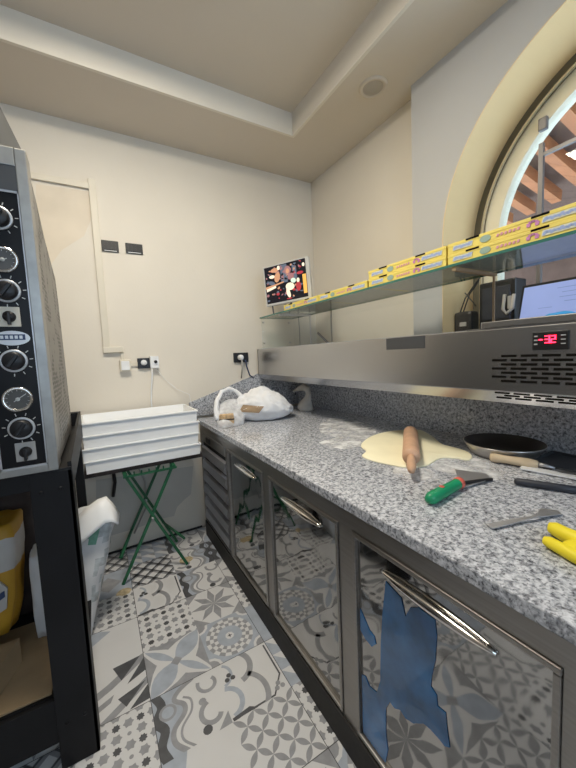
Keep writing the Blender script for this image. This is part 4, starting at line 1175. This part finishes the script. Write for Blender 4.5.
# stand
t = thing('oven_stand', (-.76, 1.83, 0), 'heavy black steel stand with thick legs carrying the pizza oven', 'stand')
ST = 1.098
for (xa, xb, ya, yb, zt) in ((-.224, -.104, OY0, OY0+.012, ST), (OXL, OXL+.12, OY0, OY0+.012, ST)):
    l_ = MB().box((xa, ya, 0.0), (xb, yb, zt-.01), .002); xs = xb-.012 if xa > -.5 else xa
    l_.box((xs, ya, 0.0), (xs+.012, ya+.10, zt-.01), .002)
    if xa > -.5:
        for q in ((-.195, ST-.075), (-.14, ST-.07), (-.195, .17), (-.14, .175)): l_.lathe([(.007, 0), (.006, .003), (0, .004)], (q[0], OY0, q[1]), (0, -1, 0), 10)
    l_.build('leg', 'blackmet', t)
for xa in (-.16, OXL):
    MB().box((xa, 2.26, 0), (xa+.045, 2.315, 1.17 if xa > -1 else 1.09), .002).build('leg', 'blackmet', t)
MB().prism([(-.115, OY0+.01, 1.02), (-.115, 2.31, 1.02), (-.115, 2.31, 1.17), (-.115, OY0+.01, 1.113)], (.012, 0, 0)).build('side_rail', 'blackmet', t)
bx((OXL, OY0+.002, 1.035), (-.104, OY0+.03, ST-.003), .002).build('front_rail', 'blackmet', t)
bx((OXL, OY0+.03, 1.06), (-.117, 2.26, 1.094)).build('top_plate', 'blackmet', t)
bx((OXL+.012, OY0+.012, .10), (-.116, OY0+.03, .265), .002).build('lower_rail', 'blackmet', t)
MB().box((OXL+.012, OY0+.03, .25), (-.118, 1.88, .268)).box((OXL+.012, 1.88, .25), (-.29, 2.25, .268)).build('shelf', 'blackmet', t)
# things on the lower shelf
t = thing('cardboard_sheet', (-.5, 1.6, .268), 'brown cardboard lying on the lower shelf of the oven stand', 'cardboard')
mb = MB().box((-.95, OY0+.04, .269), (-.235, 1.85, .276), .001); mb.build('sheet', 'cardb', t)
mb = MB().prism([(-.42, OY0+.05, .277), (-.95, OY0+.05, .277), (-.95, 1.62, .277), (-.352, 1.62, .277)], (0, 0, .10)); mb.build('folded_box', 'cardb', t)
def sackmesh(cx, cy, z0, hx_, hy_, h, seed, mats, lean=(0, 0), bands=None, flat=.9):
    bm = bmesh.new(); bmesh.ops.create_cube(bm, size=2); bmesh.ops.subdivide_edges(bm, edges=bm.edges[:], cuts=9, use_grid_fill=True)
    mb = MB()
    for m_ in mats: mb.mat(m_)
    for v in bm.verts:
        c0 = v.co.copy(); u = (c0.z+1)/2
        k = 1-.10*abs(2*u-1)**3-.12*max(0, abs(c0.x)+abs(c0.y)-1.3)
        nn = .07*noise.noise(c0*1.6+Vector((seed, 0, 0)))+.035*noise.noise(c0*4+Vector((0, seed, 0)))
        v.co = Vector((cx+hx_*c0.x*(k+nn)+lean[0]*u, cy+hy_*c0.y*(k+nn)+lean[1]*u, z0+h*u*(1+.03*noise.noise(c0*3)*u)))
    mp = {v: mb.bm.verts.new(v.co) for v in bm.verts}
    for f in bm.faces:
        g = mb.bm.faces.new([mp[v] for v in f.verts]); g.smooth = True
        c = f.calc_center_median(); u = (c.z-z0)/h
        g.material_index = bands(c, u) if bands else 0
    bm.free(); return mb
t = thing('flour_bag', (-.46, 1.78, .38), 'yellow and white flour bag on the cardboard under the oven', 'bag')
mb = sackmesh(-.515, 1.765, .378, .15, .11, .44, 3, ['ybag', 'greyp'], (.045, 0), lambda c, u: 1 if .58 < u < .86 else 0)
mb.build('bag_body', 'ybag', t)
mb = MB().prism([(-.53, 1.645, .43), (-.385, 1.645, .50), (-.375, 1.645, .58), (-.40, 1.645, .62), (-.53, 1.645, .58)], (0, .01, 0)); mb.build('grey_label', 'greyp', t)
mb = MB().prism([(-.53, 1.642, .47), (-.385, 1.642, .55), (-.385, 1.642, .575), (-.53, 1.642, .51)], (0, .004, 0)); mb.build('navy_stripe', 'bluep', t)
mb = sackmesh(-.285, 1.79, .277, .035, .08, .36, 9, ['sack'])
tag(mb.build('white_bag', 'sack'), 'plain white bag on the lower shelf behind the flour bag', 'bag')
mb = sackmesh(-.455, 2.05, .270, .17, .12, .72, 14, ['darkw'])  # dark shape widened to put darkness over the bright wall behind
tag(mb.build('dark_filler_bag', 'darkw'), 'dark brown bag shape widened to fill in darkness at the back of the lower stand shelf', 'bag')
# white sack on the floor between oven stand and folding stand
t = thing('plastic_sack', (-.02, 2.0, 0), 'tall white plastic sack with green print leaning beside the oven stand', 'sack')
LV = 18
mb = MB().mat('sack'); mb.mat('sackp'); mb.mat('sackd')
SYC = 2.02
def sx_(px, py): return at(px, py, 1, SYC)
rows_ = [((80, 628), (93, 628)), ((72, 610), (98, 612)), ((68, 590), (103, 588)), ((66, 570), (107, 565)), ((64, 550), (111, 545)), ((64, 535), (115, 528)), ((66, 524), (118, 517)), ((76, 515), (112, 508))]
rings = []
for k in range(LV+1):
    u = k/LV*(len(rows_)-1); i_ = min(int(u), len(rows_)-2); f_ = u-i_
    pl_ = [Vector(rows_[i_][e]).lerp(Vector(rows_[i_+1][e]), f_) for e in (0, 1)]
    A_ = sx_(*pl_[0]); B_ = sx_(*pl_[1]); uu = k/LV
    hy = .10*(1-.55*uu**3)
    ring_ = []
    for i in range(28):
        a = 2*PI*i/28; ca, sa = math.cos(a), math.sin(a); e = .75
        w_ = (1+math.copysign(abs(ca)**e, ca))/2
        P_ = A_.lerp(B_, w_); P_.y = SYC+.06+hy*math.copysign(abs(sa)**e, sa)
        P_.x += .012*noise.noise((P_.x*12, P_.y*12, P_.z*9)); P_.y += .014*noise.noise((P_.x*10, 7, P_.z*8))
        P_.z = max(.002, P_.z) if k else .002
        ring_.append(mb.bm.verts.new(P_))
    rings.append(ring_)
for k in range(LV):
    for i in range(28):
        f = mb.bm.faces.new((rings[k][i], rings[k][(i+1) % 28], rings[k+1][(i+1) % 28], rings[k+1][i])); f.smooth = True
        c = f.calc_center_median(); f.material_index = 0
        w_ = (1+math.cos(2*PI*(i+.5)/28))/2
        if i >= 14 and .60 < k/LV < .82 and .30 < w_ < .62 and noise.noise(c*30) > -.25: f.material_index = 1
        elif i >= 14 and .2 < k/LV < .84 and w_ > .58 and noise.noise(c*26) > .0: f.material_index = 2
mb.bm.faces.new(rings[0][::-1]); mb.bm.faces.new(rings[-1])
mb.build('sack_body', 'sack', t)
top = MB(); grid = []
tl_ = [(74, 523), (82, 515), (90, 508), (98, 502), (106, 499), (112, 506), (119, 516)]
bl_ = [(77, 541), (84, 537), (91, 531), (98, 525), (105, 519), (111, 518), (117, 521)]
for p_, q_ in zip(tl_, bl_):
    A_ = sx_(*p_); B_ = sx_(*q_); row = []
    for j in range(6):
        v_ = j/5; P_ = A_.lerp(B_, v_); P_.y = SYC+.03-.085*v_**.6
        row.append(top.bm.verts.new(P_))
    for P0_ in (): pass
    grid.append(row)
for i in range(len(grid)-1):
    for j in range(5):
        f = top.bm.faces.new((grid[i][j], grid[i+1][j], grid[i+1][j+1], grid[i][j+1])); f.smooth = True
o = top.build('folded_top', 'white', t); md = o.modifiers.new('thick', 'SOLIDIFY'); md.thickness = .008

# ================================================================== LIGHT
W = bpy.data.worlds.new('World'); SC.world = W; W.use_nodes = True
bg = W.node_tree.nodes['Background']; bg.inputs[0].default_value = (.62, .80, 1.0, 1); bg.inputs[1].default_value = 3.6
ld = bpy.data.lights.new('ceiling_lamp_light', 'AREA'); ld.shape = 'SQUARE'; ld.size = .56; ld.energy = 40; ld.color = (1, .90, .74)
lo = bpy.data.objects.new('ceiling_lamp_light', ld); COL.objects.link(lo); lo.location = (.15, 1.25, CT-.045)
vs_ = SC.view_settings; vs_.view_transform = 'Standard'; vs_.look = 'None'; vs_.gamma = 1; vs_.use_curve_mapping = False; vs_.exposure = 0.1
